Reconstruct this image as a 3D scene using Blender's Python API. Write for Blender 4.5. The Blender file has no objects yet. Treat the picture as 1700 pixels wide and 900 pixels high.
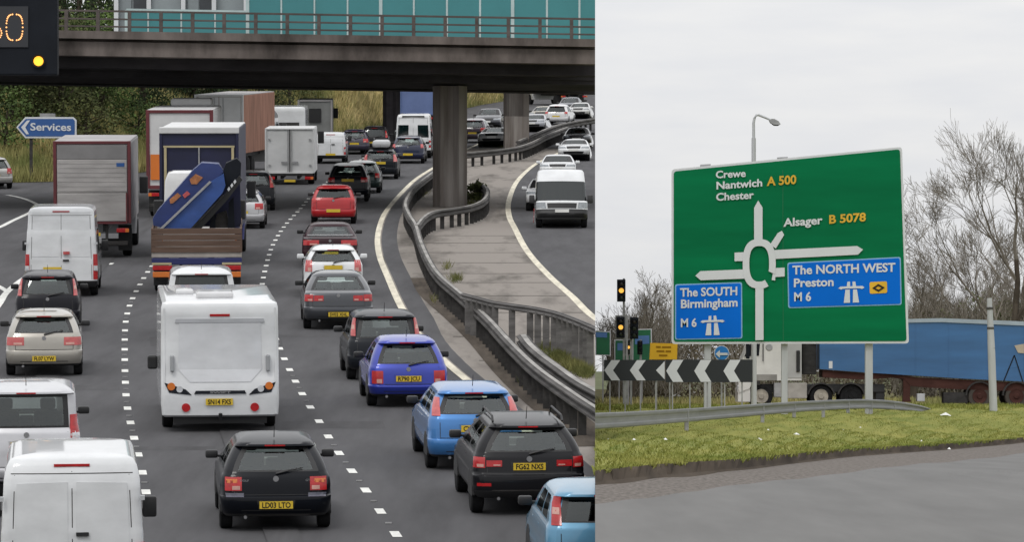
import bpy, bmesh, math, random
from mathutils import Vector, Matrix
R = random.Random(7)
rad = math.radians
SC = bpy.context.scene
COL = SC.collection

# ------------------------------------------------------------------ camera, sky, sun, exposure
# The camera stands at the world origin on the edge of the raised roundabout road; the motorway climbs away below on the left.
F = 7000.0           # focal length in photo pixels (long telephoto)
Q = F / 12000.0      # depths below are written for 12000 px and follow the lens
YH = 613.0           # row of the true horizon
HL, YL = 8.1, 20.0   # camera height over the motorway plane and the row where that plane vanishes
K = (YH - YL) / F    # gradient of the motorway
PITCH = math.atan(K)
cam_d = bpy.data.cameras.new('camera')
cam = bpy.data.objects.new('camera', cam_d)
COL.objects.link(cam)
cam.location = (0, 0, 0)
cam.rotation_euler = (rad(90), 0, 0)
cam_d.sensor_width = 36
cam_d.lens = F / 1700 * 36
cam_d.shift_y = (YH - 450) / 1700
cam_d.clip_start = 1.0
cam_d.clip_end = 20000
SC.camera = cam

CLOUD = 8.6                  # overcast radiance at the horizon
SUN_EL, SUN_AZ = 52, 205     # azimuth clockwise from +Y
wd = bpy.data.worlds.new('World')
SC.world = wd
wd.use_nodes = True
nt = wd.node_tree
bg = nt.nodes['Background']
sky = nt.nodes.new('ShaderNodeTexSky')
sky.sky_type = 'NISHITA'
sky.sun_disc = False
sky.sun_elevation = rad(SUN_EL)
sky.sun_rotation = rad(SUN_AZ)
sky.air_density = 1.0
sky.dust_density = 3.0
hs = nt.nodes.new('ShaderNodeHueSaturation')
hs.inputs['Saturation'].default_value = 0.12
nt.links.new(sky.outputs[0], hs.inputs['Color'])
tc = nt.nodes.new('ShaderNodeTexCoord')
mp = nt.nodes.new('ShaderNodeMapping')
mp.inputs['Scale'].default_value = (30, 30, 160)
nt.links.new(tc.outputs['Generated'], mp.inputs['Vector'])
nz = nt.nodes.new('ShaderNodeTexNoise')
nz.inputs['Scale'].default_value = 1.0
nz.inputs['Detail'].default_value = 4
nt.links.new(mp.outputs[0], nz.inputs['Vector'])
cr = nt.nodes.new('ShaderNodeValToRGB')
cr.color_ramp.elements[0].position = 0.25
cr.color_ramp.elements[0].color = (0.90, 0.915, 0.95, 1)
cr.color_ramp.elements[1].position = 0.75
cr.color_ramp.elements[1].color = (1.0, 1.0, 1.0, 1)
nt.links.new(nz.outputs['Fac'], cr.inputs[0])
# overcast layer: brightest overhead, a third of that at the horizon, mixed over the clear sky
sep = nt.nodes.new('ShaderNodeSeparateXYZ')
nt.links.new(tc.outputs['Generated'], sep.inputs[0])
ma1 = nt.nodes.new('ShaderNodeMath'); ma1.operation = 'MULTIPLY_ADD'
ma1.inputs[1].default_value = 1.0 * CLOUD
ma1.inputs[2].default_value = CLOUD
mxz = nt.nodes.new('ShaderNodeMath'); mxz.operation = 'MAXIMUM'; mxz.inputs[1].default_value = 0.0
nt.links.new(sep.outputs['Z'], mxz.inputs[0])
nt.links.new(mxz.outputs[0], ma1.inputs[0])
vm = nt.nodes.new('ShaderNodeVectorMath'); vm.operation = 'SCALE'
nt.links.new(cr.outputs[0], vm.inputs[0])
nt.links.new(ma1.outputs[0], vm.inputs['Scale'])
mx = nt.nodes.new('ShaderNodeMix')
mx.data_type = 'RGBA'
mx.inputs['Factor'].default_value = 0.88
nt.links.new(hs.outputs[0], mx.inputs['A'])
nt.links.new(vm.outputs[0], mx.inputs['B'])
nt.links.new(mx.outputs['Result'], bg.inputs['Color'])
bg.inputs['Strength'].default_value = 0.1

sd = bpy.data.lights.new('sun', 'SUN')
sd.energy = 0.9
sd.angle = rad(14)
sd.color = (1.0, 0.97, 0.92)
sun = bpy.data.objects.new('sun', sd)
COL.objects.link(sun)
a, e = rad(SUN_AZ), rad(SUN_EL)
sun.rotation_euler = Vector((math.sin(a) * math.cos(e), math.cos(a) * math.cos(e), math.sin(e))).to_track_quat('Z', 'Y').to_euler()
SC.view_settings.view_transform = 'Standard'
SC.view_settings.look = 'None'
SC.view_settings.gamma = 1
SC.view_settings.use_curve_mapping = False
SC.view_settings.exposure = 0.0

# ------------------------------------------------------------------ helpers
def srgb(r, g, b):
    f = lambda c: c / 12.92 if c <= 0.04045 else ((c + 0.055) / 1.055) ** 2.4
    return (f(r / 255), f(g / 255), f(b / 255))

def mat(name, col, rough=0.6, metal=0.0, coat=0.0, var=0.12, scale=(1, 1, 1), bump=0.0, emit=0.0, detail=6, col2=None, spec=0.5, ramp=(0.3, 0.7)):
    m = bpy.data.materials.new(name)
    m.use_nodes = True
    t = m.node_tree
    b = t.nodes['Principled BSDF']
    b.inputs['Roughness'].default_value = rough
    b.inputs['Metallic'].default_value = metal
    b.inputs['Coat Weight'].default_value = coat
    b.inputs['Coat Roughness'].default_value = 0.05
    b.inputs['Coat IOR'].default_value = 1.42
    b.inputs['Specular IOR Level'].default_value = spec if (rough < 0.6 or metal > 0.2) else min(spec, 0.12)
    c1 = tuple(col) + (1,)
    b.inputs['Base Color'].default_value = c1
    if emit:
        b.inputs['Emission Color'].default_value = c1
        b.inputs['Emission Strength'].default_value = emit
    if var or col2:
        co = t.nodes.new('ShaderNodeTexCoord')
        ma = t.nodes.new('ShaderNodeMapping')
        ma.inputs['Scale'].default_value = scale
        no = t.nodes.new('ShaderNodeTexNoise')
        no.inputs['Scale'].default_value = 1.0
        no.inputs['Detail'].default_value = detail
        no.inputs['Roughness'].default_value = 0.62
        ra = t.nodes.new('ShaderNodeValToRGB')
        ra.color_ramp.elements[0].position = ramp[0]
        ra.color_ramp.elements[1].position = ramp[1]
        lo = tuple(max(0, c * (1 - var)) for c in col) if col2 is None else tuple(col2)
        hi = tuple(min(1, c * (1 + var)) for c in col) if col2 is None else tuple(col)
        ra.color_ramp.elements[0].color = lo + (1,)
        ra.color_ramp.elements[1].color = hi + (1,)
        t.links.new(co.outputs['Object'], ma.inputs['Vector'])
        t.links.new(ma.outputs[0], no.inputs['Vector'])
        t.links.new(no.outputs['Fac'], ra.inputs[0])
        t.links.new(ra.outputs[0], b.inputs['Base Color'])
        if bump:
            bn = t.nodes.new('ShaderNodeBump')
            bn.inputs['Strength'].default_value = bump
            bn.inputs['Distance'].default_value = 0.05
            t.links.new(no.outputs['Fac'], bn.inputs['Height'])
            t.links.new(bn.outputs[0], b.inputs['Normal'])
    return m

class MB:
    """collects faces of one part"""
    def __init__(s):
        s.v, s.f, s.m = [], [], []
    def face(s, pts, m=0):
        i = len(s.v)
        s.v += [tuple(p) for p in pts]
        s.f.append(tuple(range(i, i + len(pts))))
        s.m.append(m)
    def mesh(s, verts, faces, m=0):
        i = len(s.v)
        s.v += [tuple(p) for p in verts]
        for f in faces:
            s.f.append(tuple(k + i for k in f))
            s.m.append(m)
    def box(s, x0, x1, y0, y1, z0, z1, m=0, bev=0.0):
        if bev:
            bm = bmesh.new()
            bmesh.ops.create_cube(bm, size=1)
            for v in bm.verts:
                v.co = ((x0 + x1) / 2 + v.co.x * (x1 - x0), (y0 + y1) / 2 + v.co.y * (y1 - y0), (z0 + z1) / 2 + v.co.z * (z1 - z0))
            bmesh.ops.bevel(bm, geom=bm.edges[:], offset=bev, segments=2, affect='EDGES', profile=0.5)
            bm.verts.index_update()
            s.mesh([v.co[:] for v in bm.verts], [[v.index for v in f.verts] for f in bm.faces], m)
            bm.free()
            return
        v = [(x, y, z) for x in (x0, x1) for y in (y0, y1) for z in (z0, z1)]
        s.mesh(v, [(0, 1, 3, 2), (4, 6, 7, 5), (0, 4, 5, 1), (2, 3, 7, 6), (0, 2, 6, 4), (1, 5, 7, 3)], m)
    def prism(s, poly, d, m=0):
        """poly: 3-D points of one face, d: extrusion vector"""
        n = len(poly)
        d = Vector(d)
        v = [Vector(p) for p in poly] + [Vector(p) + d for p in poly]
        s.mesh(v, [tuple(range(n))[::-1], tuple(range(n, 2 * n))] + [(i, (i + 1) % n, n + (i + 1) % n, n + i) for i in range(n)], m)
    def tube(s, pts, rs, n=8, m=0, cap=True):
        pts = [Vector(p) for p in pts]
        if not isinstance(rs, (list, tuple)):
            rs = [rs] * len(pts)
        rings = []
        for i, p in enumerate(pts):
            d = (pts[min(i + 1, len(pts) - 1)] - pts[max(i - 1, 0)]).normalized()
            up = Vector((0, 0, 1)) if abs(d.z) < 0.9 else Vector((0, 1, 0))
            u = d.cross(up).normalized()
            w = u.cross(d)
            rings.append([p + (u * math.cos(2 * math.pi * k / n) + w * math.sin(2 * math.pi * k / n)) * rs[i] for k in range(n)])
        v = [q for r in rings for q in r]
        f = []
        for i in range(len(pts) - 1):
            for k in range(n):
                f.append((i * n + k, i * n + (k + 1) % n, (i + 1) * n + (k + 1) % n, (i + 1) * n + k))
        if cap:
            f.append(tuple(range(n))[::-1])
            f.append(tuple((len(pts) - 1) * n + k for k in range(n)))
        s.mesh(v, f, m)
    def lathe(s, prof, c, axis='x', n=20, m=0, cap=True):
        """prof: (along, radius) pairs turned round an axis through c"""
        c = Vector(c)
        v = []
        for (h, r) in prof:
            for k in range(n):
                a = 2 * math.pi * k / n
                p, q = r * math.cos(a), r * math.sin(a)
                v.append(c + Vector({'x': (h, p, q), 'y': (p, h, q), 'z': (p, q, h)}[axis]))
        f = []
        for i in range(len(prof) - 1):
            for k in range(n):
                f.append((i * n + k, i * n + (k + 1) % n, (i + 1) * n + (k + 1) % n, (i + 1) * n + k))
        if cap:
            f.append(tuple(range(n)))
            f.append(tuple((len(prof) - 1) * n + k for k in range(n))[::-1])
        s.mesh(v, f, m)
    def disc(s, c, r, axis='y', n=18, m=0, d=0.01):
        s.lathe([(-d, r), (0, r)], c, axis, n, m)
    def build(s, name, mats, parent=None, smooth=False, loc=None, angle=40):
        me = bpy.data.meshes.new(name)
        me.from_pydata(s.v, [], s.f)
        if not isinstance(mats, (list, tuple)):
            mats = [mats]
        for mm in mats:
            me.materials.append(mm)
        if len(mats) > 1:
            me.polygons.foreach_set('material_index', s.m)
        if smooth:
            bm = bmesh.new()
            bm.from_mesh(me)
            bmesh.ops.remove_doubles(bm, verts=bm.verts[:], dist=0.0004)
            bmesh.ops.recalc_face_normals(bm, faces=bm.faces[:])
            bm.to_mesh(me)
            bm.free()
            me.polygons.foreach_set('use_smooth', [True] * len(me.polygons))
            me.set_sharp_from_angle(angle=rad(angle))
        me.update()
        o = bpy.data.objects.new(name, me)
        COL.objects.link(o)
        if parent:
            o.parent = parent
        if loc is not None:
            o.location = loc
        return o

def tag(o, label=None, cat=None, group=None, kind=None):
    if label: o['label'] = label
    if cat: o['category'] = cat
    if group: o['group'] = group
    if kind: o['kind'] = kind
    return o

def thing(name, label, cat, loc=(0, 0, 0), group=None, yaw=0.0, pitch=0.0):
    o = bpy.data.objects.new(name, None)
    COL.objects.link(o)
    o.empty_display_size = 0.3
    o.location = loc
    o.rotation_mode = 'ZYX'
    o.rotation_euler = (pitch, 0, yaw)
    return tag(o, label, cat, group)

def struct(o):
    o['kind'] = 'structure'
    return o

def text_geo(string, bold=0.0):
    """unit-height flat letters -> verts (x, y), faces"""
    c = bpy.data.curves.new('t', 'FONT')
    c.body = string
    c.offset = bold
    c.resolution_u = 3
    c.size = 1.0
    o = bpy.data.objects.new('t', c)
    me = bpy.data.meshes.new_from_object(o)
    v = [(p.co.x, p.co.y) for p in me.vertices]
    f = [tuple(q.vertices) for q in me.polygons]
    bpy.data.objects.remove(o)
    bpy.data.curves.remove(c)
    bpy.data.meshes.remove(me)
    mx_ = max([p[0] for p in v] + [0.001])
    mn = min([p[0] for p in v] + [0])
    return [((x - mn), y) for x, y in v], f, mx_ - mn

# --- motorway plane: photo pixel -> world, and things on it
def Yl(py): return F * HL / (py - YL)
def zl(Y): return -HL + K * Y
def gl(px, py, up=0.0):
    Y = Yl(py)
    return Vector(((px - 850) / F * Y, Y, zl(Y) + up))
def at(px, py, Y): return Vector(((px - 850) / F * Y, Y, (YH - py) / F * Y))
# --- roundabout side: height of the ground under the eye
def hr(Y):
    Y = Y / Q
    if Y < 70: return 1.0
    if Y < 150: return 1.0 + 0.6 * (Y - 70) / 80
    if Y < 190: return 1.6 + 0.14 * (Y - 150) / 40
    if Y < 250: return 1.74 - 0.19 * (Y - 190) / 60
    if Y < 300: return 1.55
    if Y < 318: return 1.55 + 0.19 * (Y - 300) / 18
    return 1.74
def Yr(py):
    lo, hi = 5.0, 2000.0
    for _ in range(50):
        m_ = (lo + hi) / 2
        if YH + F * hr(m_) / m_ > py: lo = m_
        else: hi = m_
    return lo
def gr(px, Y, up=0.0): return Vector(((px - 850) / F * Y, Y, -hr(Y) + up))
SEAM = (988 - 850) / F       # the two raised roads part along this line of the plan

def seam_cut(o, right=False):
    bm = bmesh.new()
    bm.from_mesh(o.data)
    bmesh.ops.bisect_plane(bm, geom=bm.verts[:] + bm.edges[:] + bm.faces[:], dist=1e-5, plane_co=(0, 0, 0), plane_no=(1, -SEAM, 0), clear_outer=not right, clear_inner=right)
    bm.to_mesh(o.data)
    bm.free()
    return o

def smooth_line(pts, step):
    """resample a polyline of world points with a Catmull-Rom curve"""
    P = [pts[0] * 2 - pts[1]] + list(pts) + [pts[-1] * 2 - pts[-2]]
    out = []
    for i in range(1, len(P) - 2):
        p0, p1, p2, p3 = P[i - 1], P[i], P[i + 1], P[i + 2]
        n = max(1, int((p2 - p1).length / step))
        for k in range(n):
            t = k / n
            out.append(0.5 * ((2 * p1) + (p2 - p0) * t + (2 * p0 - 5 * p1 + 4 * p2 - p3) * t * t + (3 * p1 - p0 - 3 * p2 + p3) * t ** 3))
    out.append(P[-2].copy())
    return out

D1 = [(262, 905), (249, 853), (236, 784), (222, 725), (211, 674), (208, 630), (207, 588), (208, 542), (213.5, 512.6), (224, 488), (243, 455), (262, 430), (285, 405), (320, 372), (370, 335)]
D2 = [(672, 912), (657, 888), (606, 813), (560, 749), (526, 694), (497, 646), (467, 585), (448, 535), (438, 498), (435, 475), (443, 437), (453, 407), (472, 376), (501, 344), (520, 322), (560, 290), (610, 258)]
E1 = [(1060, 880), (985, 812), (965, 797), (880, 722), (791, 645), (741, 603), (695, 556), (665, 508), (644, 461), (630, 425), (627, 393), (635, 362), (647, 343), (667, 320), (690, 298), (716, 281), (760, 255), (820, 228)]
RE = [(1040, 565), (980, 523), (952, 495), (910, 457), (875, 417), (855, 380), (845, 358), (845, 333), (858, 302), (883, 277), (910, 262), (960, 240)]
gD1, gD2, gE1, gRE = ([gl(*p) for p in q] for q in (D1, D2, E1, RE))
def line_at(P, Y):
    for i in range(len(P) - 1):
        if P[i + 1].y >= Y or i == len(P) - 2:
            a_, b_ = P[i], P[i + 1]
            s = (b_.x - a_.x) / (b_.y - a_.y)
            return a_.x + s * (Y - a_.y), s
def yaw_at(px, py, lines):
    g = gl(px, py)
    ws = tt = 0
    for P in lines:
        s = 0
        for dy in (-4, 0, 4):
            x_, q = line_at(P, g.y + dy)
            s += q / 3
        w = 1 / (abs(g.x - x_) + 0.6) ** 2
        ws += w
        tt += w * s
    ray = -(px - 850) / F
    return ray + 0.72 * (math.atan(-tt / ws) - ray)
# ------------------------------------------------------------------ materials
M_ASPH = mat('asphalt_dark', (0.079, 0.078, 0.082), 0.9, var=0.19, scale=(1.6, 0.17, 1), detail=8)
M_ASPH2 = mat('asphalt_pale', (0.150, 0.148, 0.144), 0.92, var=0.12, scale=(2.2, 0.22, 1), detail=10)
M_CONC = mat('median_concrete', (0.235, 0.213, 0.192), 0.92, scale=(0.7, 0.10, 1), detail=9, col2=(0.10, 0.09, 0.08), ramp=(0.34, 0.52))
M_JOINT = mat('slab_joint', (0.10, 0.09, 0.08), 1.0, var=.4, scale=(2, 1, 1))
M_WHITE = mat('road_paint', (0.66, 0.66, 0.63), 0.7, var=0.18, scale=(6, 1, 1))
M_YELLOWED = mat('road_paint_worn', (0.58, 0.54, 0.44), 0.75, var=0.25, scale=(5, 0.5, 1))
M_STUD = mat('road_stud', (0.3, 0.3, 0.3), 0.6)
M_SOIL = mat('soil', (0.055, 0.043, 0.032), 1.0, var=0.5, scale=(3, 0.4, 1))
M_GRAVEL = mat('gravel', (0.135, 0.12, 0.108), 1.0, var=0.45, scale=(22, 5.0, 1))
M_GRASSG = mat('grass_ground', (0.245, 0.236, 0.062), 1.0, scale=(1.1, 0.16, 1), col2=(0.125, 0.15, 0.03), detail=9)
M_GRASSD = mat('grass_dry_ground', (0.16, 0.135, 0.06), 1.0, scale=(0.5, 0.1, 0.5), col2=(0.06, 0.07, 0.03), detail=7)
M_BLADE = mat('grass_blades', (0.27, 0.258, 0.075), 0.9, scale=(1.1, 0.16, 1), col2=(0.125, 0.165, 0.032), detail=9)
M_DRY = mat('dry_grass_blades', (0.46, 0.39, 0.17), 0.9, scale=(0.35, 0.10, 0.4), col2=(0.14, 0.17, 0.055), detail=6)
M_FAR = mat('far_ground', (0.09, 0.1, 0.05), 1.0, var=0.3, scale=(0.02, 0.02, 1))
M_BRIDGE = mat('bridge_concrete', (0.115, 0.098, 0.090), 0.9, var=0.55, scale=(0.9, 0.5, 0.35), detail=10)
M_PIER = mat('pier_concrete', (0.27, 0.248, 0.23), 0.92, scale=(2.2, 2.2, 0.18), col2=(0.10, 0.083, 0.072), detail=8)
M_BRDARK = mat('bridge_beam_shaded', (0.05, 0.046, 0.05), 0.9, var=0.35, scale=(0.6, 0.6, 1.0))  # concrete darkened in colour for the shade under the deck
M_RAILB = mat('bridge_rail', (0.095, 0.08, 0.075), 0.6, var=0.3, scale=(0.7, 0.7, 3))
M_TEAL = mat('teal_panel', (0.040, 0.20, 0.215), 0.45, var=0.12, scale=(0.25, 0.25, 0.25))
M_MULL = mat('pale_mullion', (0.40, 0.50, 0.50), 0.5)
M_GREYGL = mat('grey_glazing', (0.22, 0.25, 0.26), 0.25, var=0.35, scale=(0.25, 0.25, 0.2))
M_SHELF = mat('cabin_grey', (0.13, 0.13, 0.125), 0.9)
M_GALV = mat('galvanised_steel', (0.33, 0.33, 0.335), 0.5, metal=0.35, var=0.22, scale=(1.5, 0.8, 4))
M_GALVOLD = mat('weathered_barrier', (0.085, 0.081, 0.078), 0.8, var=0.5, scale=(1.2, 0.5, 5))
M_RAILLIT = mat('barrier_top_lit', (0.27, 0.26, 0.245), 0.7, var=0.4, scale=(1.5, 0.6, 5))  # paler copy of the barrier steel, sky light on top painted in
M_POSTD = mat('barrier_post', (0.045, 0.043, 0.042), 0.8, var=0.4, scale=(2, 2, 4))
M_POST = mat('grey_post', (0.46, 0.47, 0.48), 0.5, metal=0.2, var=0.1, scale=(3, 3, 0.7))
M_BLACK = mat('black_trim', (0.012, 0.012, 0.013), 0.55, var=0.3)
M_SIGNBLK = mat('sign_black', (0.013, 0.015, 0.02), 0.75, var=0.2)
M_RUB = mat('tyre_rubber', (0.016, 0.016, 0.017), 0.85, var=0.3, scale=(6, 6, 6))
M_RIM = mat('wheel_rim', (0.32, 0.32, 0.33), 0.4, metal=0.6)
M_DIRTYRIM = mat('dirty_rim', (0.36, 0.33, 0.28), 0.7, var=0.3, scale=(4, 4, 4))
M_SEAT = mat('seat_fabric', (0.025, 0.025, 0.028), 0.9)
M_RED = mat('red_lens', (0.40, 0.012, 0.015), 0.25, coat=0.35, var=0.25, scale=(9, 9, 14))
M_REDP = mat('pale_red_lens', (0.46, 0.085, 0.085), 0.25, coat=0.4, var=0.2, scale=(9, 9, 14))
M_BADGE = mat('faded_orange', (.36, .15, .07), .6, var=.4, scale=(6, 6, 6))
M_ORANGE = mat('amber_lens', (0.62, 0.17, 0.03), 0.25, coat=0.6, var=0.1)
M_HEAD = mat('headlamp_glass', (0.24, 0.26, 0.28), 0.1, coat=1.0, var=0.3, scale=(12, 12, 12))
M_CLEAR = mat('clear_lens', (0.55, 0.56, 0.58), 0.12, coat=1.0, var=0.2, scale=(12, 12, 12))
M_PLY = mat('plate_yellow', (0.62, 0.43, 0.03), 0.5, var=0.08, scale=(6, 6, 6))
M_PLW = mat('plate_white', (0.6, 0.6, 0.58), 0.5)
M_INK = mat('plate_ink', (0.02, 0.02, 0.02), 0.6, var=0)
M_SIGNW = mat('sign_white', (0.60, 0.615, 0.63), 0.5, var=0.05)
M_GREEN = mat('sign_green', (0.001, 0.150, 0.055), 0.5, var=0.25, scale=(0.08, 1, 0.6), detail=4, spec=.08)
M_BLUE = mat('sign_blue', (0.002, 0.135, 0.60), 0.5, var=0.10, scale=(0.3, 1, 0.3), spec=.08)
M_SGNY = mat('sign_yellow', (0.70, 0.40, 0.015), 0.5, var=0.1)
M_SERV = mat('services_blue', (0.02, 0.085, 0.27), 0.5, var=0.1)
M_WOOD = mat('dropside_boards', (0.12, 0.08, 0.062), 0.8, var=0.25, scale=(0.8, 2, 9))
M_LITTER = mat('litter_white', (0.7, 0.7, 0.68), 0.7)
M_BARK = mat('bark', (0.07, 0.058, 0.045), 0.95, var=0.3, scale=(2, 2, 0.7))
M_TWIG = mat('winter_twigs', (0.25, 0.225, 0.19), 0.95, scale=(0.5, 0.3, 0.5), col2=(0.13, 0.115, 0.092))
M_LAMP = mat('amber_lamp', (1.0, 0.42, 0.03), 0.4, var=0, emit=1.6)
M_LED = mat('amber_led', (1.0, 0.45, 0.16), 0.4, var=0, emit=1.3)
M_TL = mat('signal_amber', (1.0, 0.5, 0.08), 0.4, var=0, emit=1.1)

def glass(name, tint, refl=0.10):
    m = bpy.data.materials.new(name)
    m.use_nodes = True
    t = m.node_tree
    t.nodes.remove(t.nodes['Principled BSDF'])
    out = t.nodes['Material Output']
    tr = t.nodes.new('ShaderNodeBsdfTransparent')
    tr.inputs[0].default_value = tuple(tint) + (1,)
    gl_ = t.nodes.new('ShaderNodeBsdfGlossy')
    gl_.inputs['Roughness'].default_value = 0.03
    gl_.inputs[0].default_value = (0.9, 0.95, 0.95, 1)
    lf_ = t.nodes.new('ShaderNodeLayerWeight')
    lf_.inputs[0].default_value = 0.5
    lw = t.nodes.new('ShaderNodeMath')
    lw.operation = 'POWER'
    lw.inputs[1].default_value = 5.0
    t.links.new(lf_.outputs['Facing'], lw.inputs[0])
    ad = t.nodes.new('ShaderNodeMath')
    ad.operation = 'ADD'
    ad.inputs[1].default_value = refl
    mi = t.nodes.new('ShaderNodeMixShader')
    mu = t.nodes.new('ShaderNodeMath')
    mu.operation = 'MULTIPLY'
    mu.inputs[1].default_value = 0.5
    t.links.new(lw.outputs[0], mu.inputs[0])
    t.links.new(mu.outputs[0], ad.inputs[0])
    t.links.new(ad.outputs[0], mi.inputs[0])
    t.links.new(tr.outputs[0], mi.inputs[1])
    t.links.new(gl_.outputs[0], mi.inputs[2])
    t.links.new(mi.outputs[0], out.inputs[0])
    return m
M_GLASS = glass('car_glass', (0.80, 0.88, 0.85), 0.085)
M_GLASSD = glass('tinted_glass', (0.16, 0.18, 0.19), 0.06)

# ------------------------------------------------------------------ setting: motorway side
def sheet(name, rows_, m, cut=True, parent=None):
    """rows_: list of equal-length rows of points"""
    mb = MB()
    n = len(rows_[0])
    v = [p for r in rows_ for p in r]
    f = [(i * n + k, i * n + k + 1, (i + 1) * n + k + 1, (i + 1) * n + k) for i in range(len(rows_) - 1) for k in range(n - 1)]
    mb.mesh(v, f)
    o = mb.build(name, m)
    if cut: seam_cut(o)
    return struct(o)

def gY(px, Y, up=0.0): return Vector(((px - 850) / F * Y, Y, zl(Y) + up))
ys = [y_ * Q for y_ in (60, 80, 95, 110, 130, 150, 180, 220, 260, 300, 350, 420, 500, 620, 760, 900)]
sheet('motorway_road', [[gY(px, Y) for px in (-900, -300, 0, 250, 500, 750, 1100)] for Y in ys], M_ASPH)
# hard shoulder that runs on under the edge of the roundabout road
sheet('hard_shoulder', [[gY(988, Y), gY(1300, Y)] for Y in (60 * Q, 80 * Q, 100 * Q, 116 * Q)], M_ASPH, cut=False)
# earth face under the parted edge of the motorway
sheet('embankment_face', [[gY(988, Y, -0.02) for Y in ys], [Vector(((988 - 850) / F * Y, Y, -9.6)) for Y in ys]], M_SOIL, cut=False)

def ribbon(name, P, w, m, up=0.004, step=2.0, cut=True, off=0.0):
    L = smooth_line(P, step)
    mb = MB()
    rows_ = []
    for i, p in enumerate(L):
        d = L[min(i + 1, len(L) - 1)] - L[max(i - 1, 0)]
        n = Vector((d.y, -d.x, 0)).normalized()
        rows_.append([p + n * (off - w / 2) + Vector((0, 0, up)), p + n * (off + w / 2) + Vector((0, 0, up))])
    return sheet(name, rows_, m, cut)

# central reservation between the two carriageways
def between(A, B, ylo, yhi, n, up):
    r_ = []
    for i in range(n):
        Y = ylo * (yhi / ylo) ** (i / (n - 1))
        xa, xb = line_at(A, Y)[0], line_at(B, Y)[0]
        r_.append([Vector((xa + (xb - xa) * k / 8, Y, zl(Y) + up)) for k in range(9)])
    return r_
sE = smooth_line(gE1, 3)
sR = smooth_line(gRE, 3)
for q in (sE, sR): q.sort(key=lambda p: p.y)
right_bound = [Vector((SEAM * Y + 0.5, Y, 0)) for Y in (60 * Q, sR[0].y - 8 * Q)] + sR
sheet('central_reservation', between(sE, right_bound, 100 * Q, 430 * Q, 90, 0.004), M_CONC)
ribbon('tarmac_strip', gE1[1:16], 0.55, M_ASPH, 0.008, off=0.42)
ribbon('barrier_dirt', [gl(*p) for p in ((1000, 742), (945, 700), (890, 655), (850, 616), (808, 568), (766, 528), (722, 490), (706, 462))], 0.9, mat('dirt', (.075, .062, .05), 1, var=.5, scale=(3, .4, 1)), 0.010)
ribbon('edge_line', gE1, 0.20, M_YELLOWED, 0.012)
ribbon('edge_line', gRE, 0.22, M_YELLOWED, 0.012)

def dashes(P, phase, name='lane_line'):
    L = smooth_line(P, 0.25)
    mb, st = MB(), MB()
    run, prev = phase, L[0]
    nxt = 0
    cum = [0.0]
    for i in range(1, len(L)): cum.append(cum[-1] + (L[i] - L[i - 1]).length)
    def pt(s):
        s = min(max(s, 0), cum[-1] - 0.01)
        lo = 0
        import bisect
        lo = max(0, bisect.bisect_right(cum, s) - 1)
        t = (s - cum[lo]) / max(1e-6, cum[lo + 1] - cum[lo])
        d = (L[lo + 1] - L[lo]).normalized()
        return L[lo].lerp(L[lo + 1], t), Vector((d.y, -d.x, 0))
    s = phase
    while s < cum[-1] - 2:
        (p, n), (q, n2) = pt(s - 0.62 * Q), pt(s + 0.62 * Q)
        u = Vector((0, 0, 0.006))
        mb.face([p - n * 0.075 + u, p + n * 0.075 + u, q + n2 * 0.075 + u, q - n2 * 0.075 + u])
        (p, n) = pt(s + 2.4 * Q)
        if R.random() < 0.65: st.box(p.x - 0.05, p.x + 0.05, p.y - 0.06, p.y + 0.06, p.z, p.z + 0.02)
        s += 5.2 * Q
    struct(mb.build(name, M_WHITE))
    struct(st.build('road_studs', M_STUD))
dashes(gD1, (gl(249, 853) - gD1[0]).length)
dashes(gD2, (gl(657, 888) - gD2[0]).length)

# tyre wear, oil streaks and dark bands painting patches and vehicle shadows
M_OIL = mat('oiled_asphalt', (0.072, 0.071, 0.074), 0.9, var=0.25, scale=(2.5, 0.05, 1), detail=9)
M_PATCHSHADE = mat('patch_shadow_asphalt', (0.071, 0.070, 0.073), 0.9, var=0.2, scale=(2, 0.3, 1), detail=9)
for P_, q_ in ((gD2, 1.75), (gD2, -1.75), (gD1, -1.7)):
    ribbon('oil_streak', P_[:15], 0.55, M_OIL, 0.003, off=q_)
for (p0, p1, q0, q1) in ((250, 470, 560, 575), (470, 640, 700, 712), (520, 610, 480, 486), (215, 440, 742, 748), (460, 640, 556, 560), (0, 200, 640, 648), (240, 430, 470, 473)):
    mbx = MB()
    mbx.face([gl(p0, q1, .002), gl(p1, q1, .002), gl(p1 - 4, q0, .002), gl(p0 - 2, q0, .002)])
    struct(mbx.build('patch_shadow_band', M_PATCHSHADE))  # darker quads, road patches and vehicle shadow bands painted in

# joints between the concrete slabs
for py_ in (392, 404, 420, 437, 455, 470, 492, 520, 560, 600):
    Y = Yl(py_)
    xa, xb = line_at(sE, Y)[0] + .8, min(line_at(right_bound, Y)[0] - .15, SEAM * Y - .02)
    mbx = MB()
    mbx.face([(xa, Y, zl(Y) + .007), (xb, Y, zl(Y) + .007), (xb, Y + .22, zl(Y + .22) + .007), (xa, Y + .22, zl(Y + .22) + .007)])
    struct(mbx.build('slab_joint', M_JOINT))

# slip road markings on the left
def pline(pts, w, m, name): ribbon(name, [gl(*p) for p in pts], w, m, 0.006, 1.0)
pline([(-60, 326), (0, 323), (33, 328), (57, 337), (63, 345), (50, 353), (20, 367), (0, 377), (-40, 392)], 0.2, M_WHITE, 'slip_road_line')
pline([(62, 448), (33, 467), (10, 487), (0, 503), (-20, 530)], 0.2, M_WHITE, 'slip_road_line')
pline([(-30, 462), (0, 477), (12, 484)], 0.2, M_WHITE, 'slip_road_line')
mbx = MB()
mbx.face([gl(150, 439.5, 0.006), gl(186, 439.5, 0.006), gl(190, 437, 0.006), gl(150, 436.5, 0.006)])
struct(mbx.build('slip_road_arrow', M_WHITE))

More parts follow.
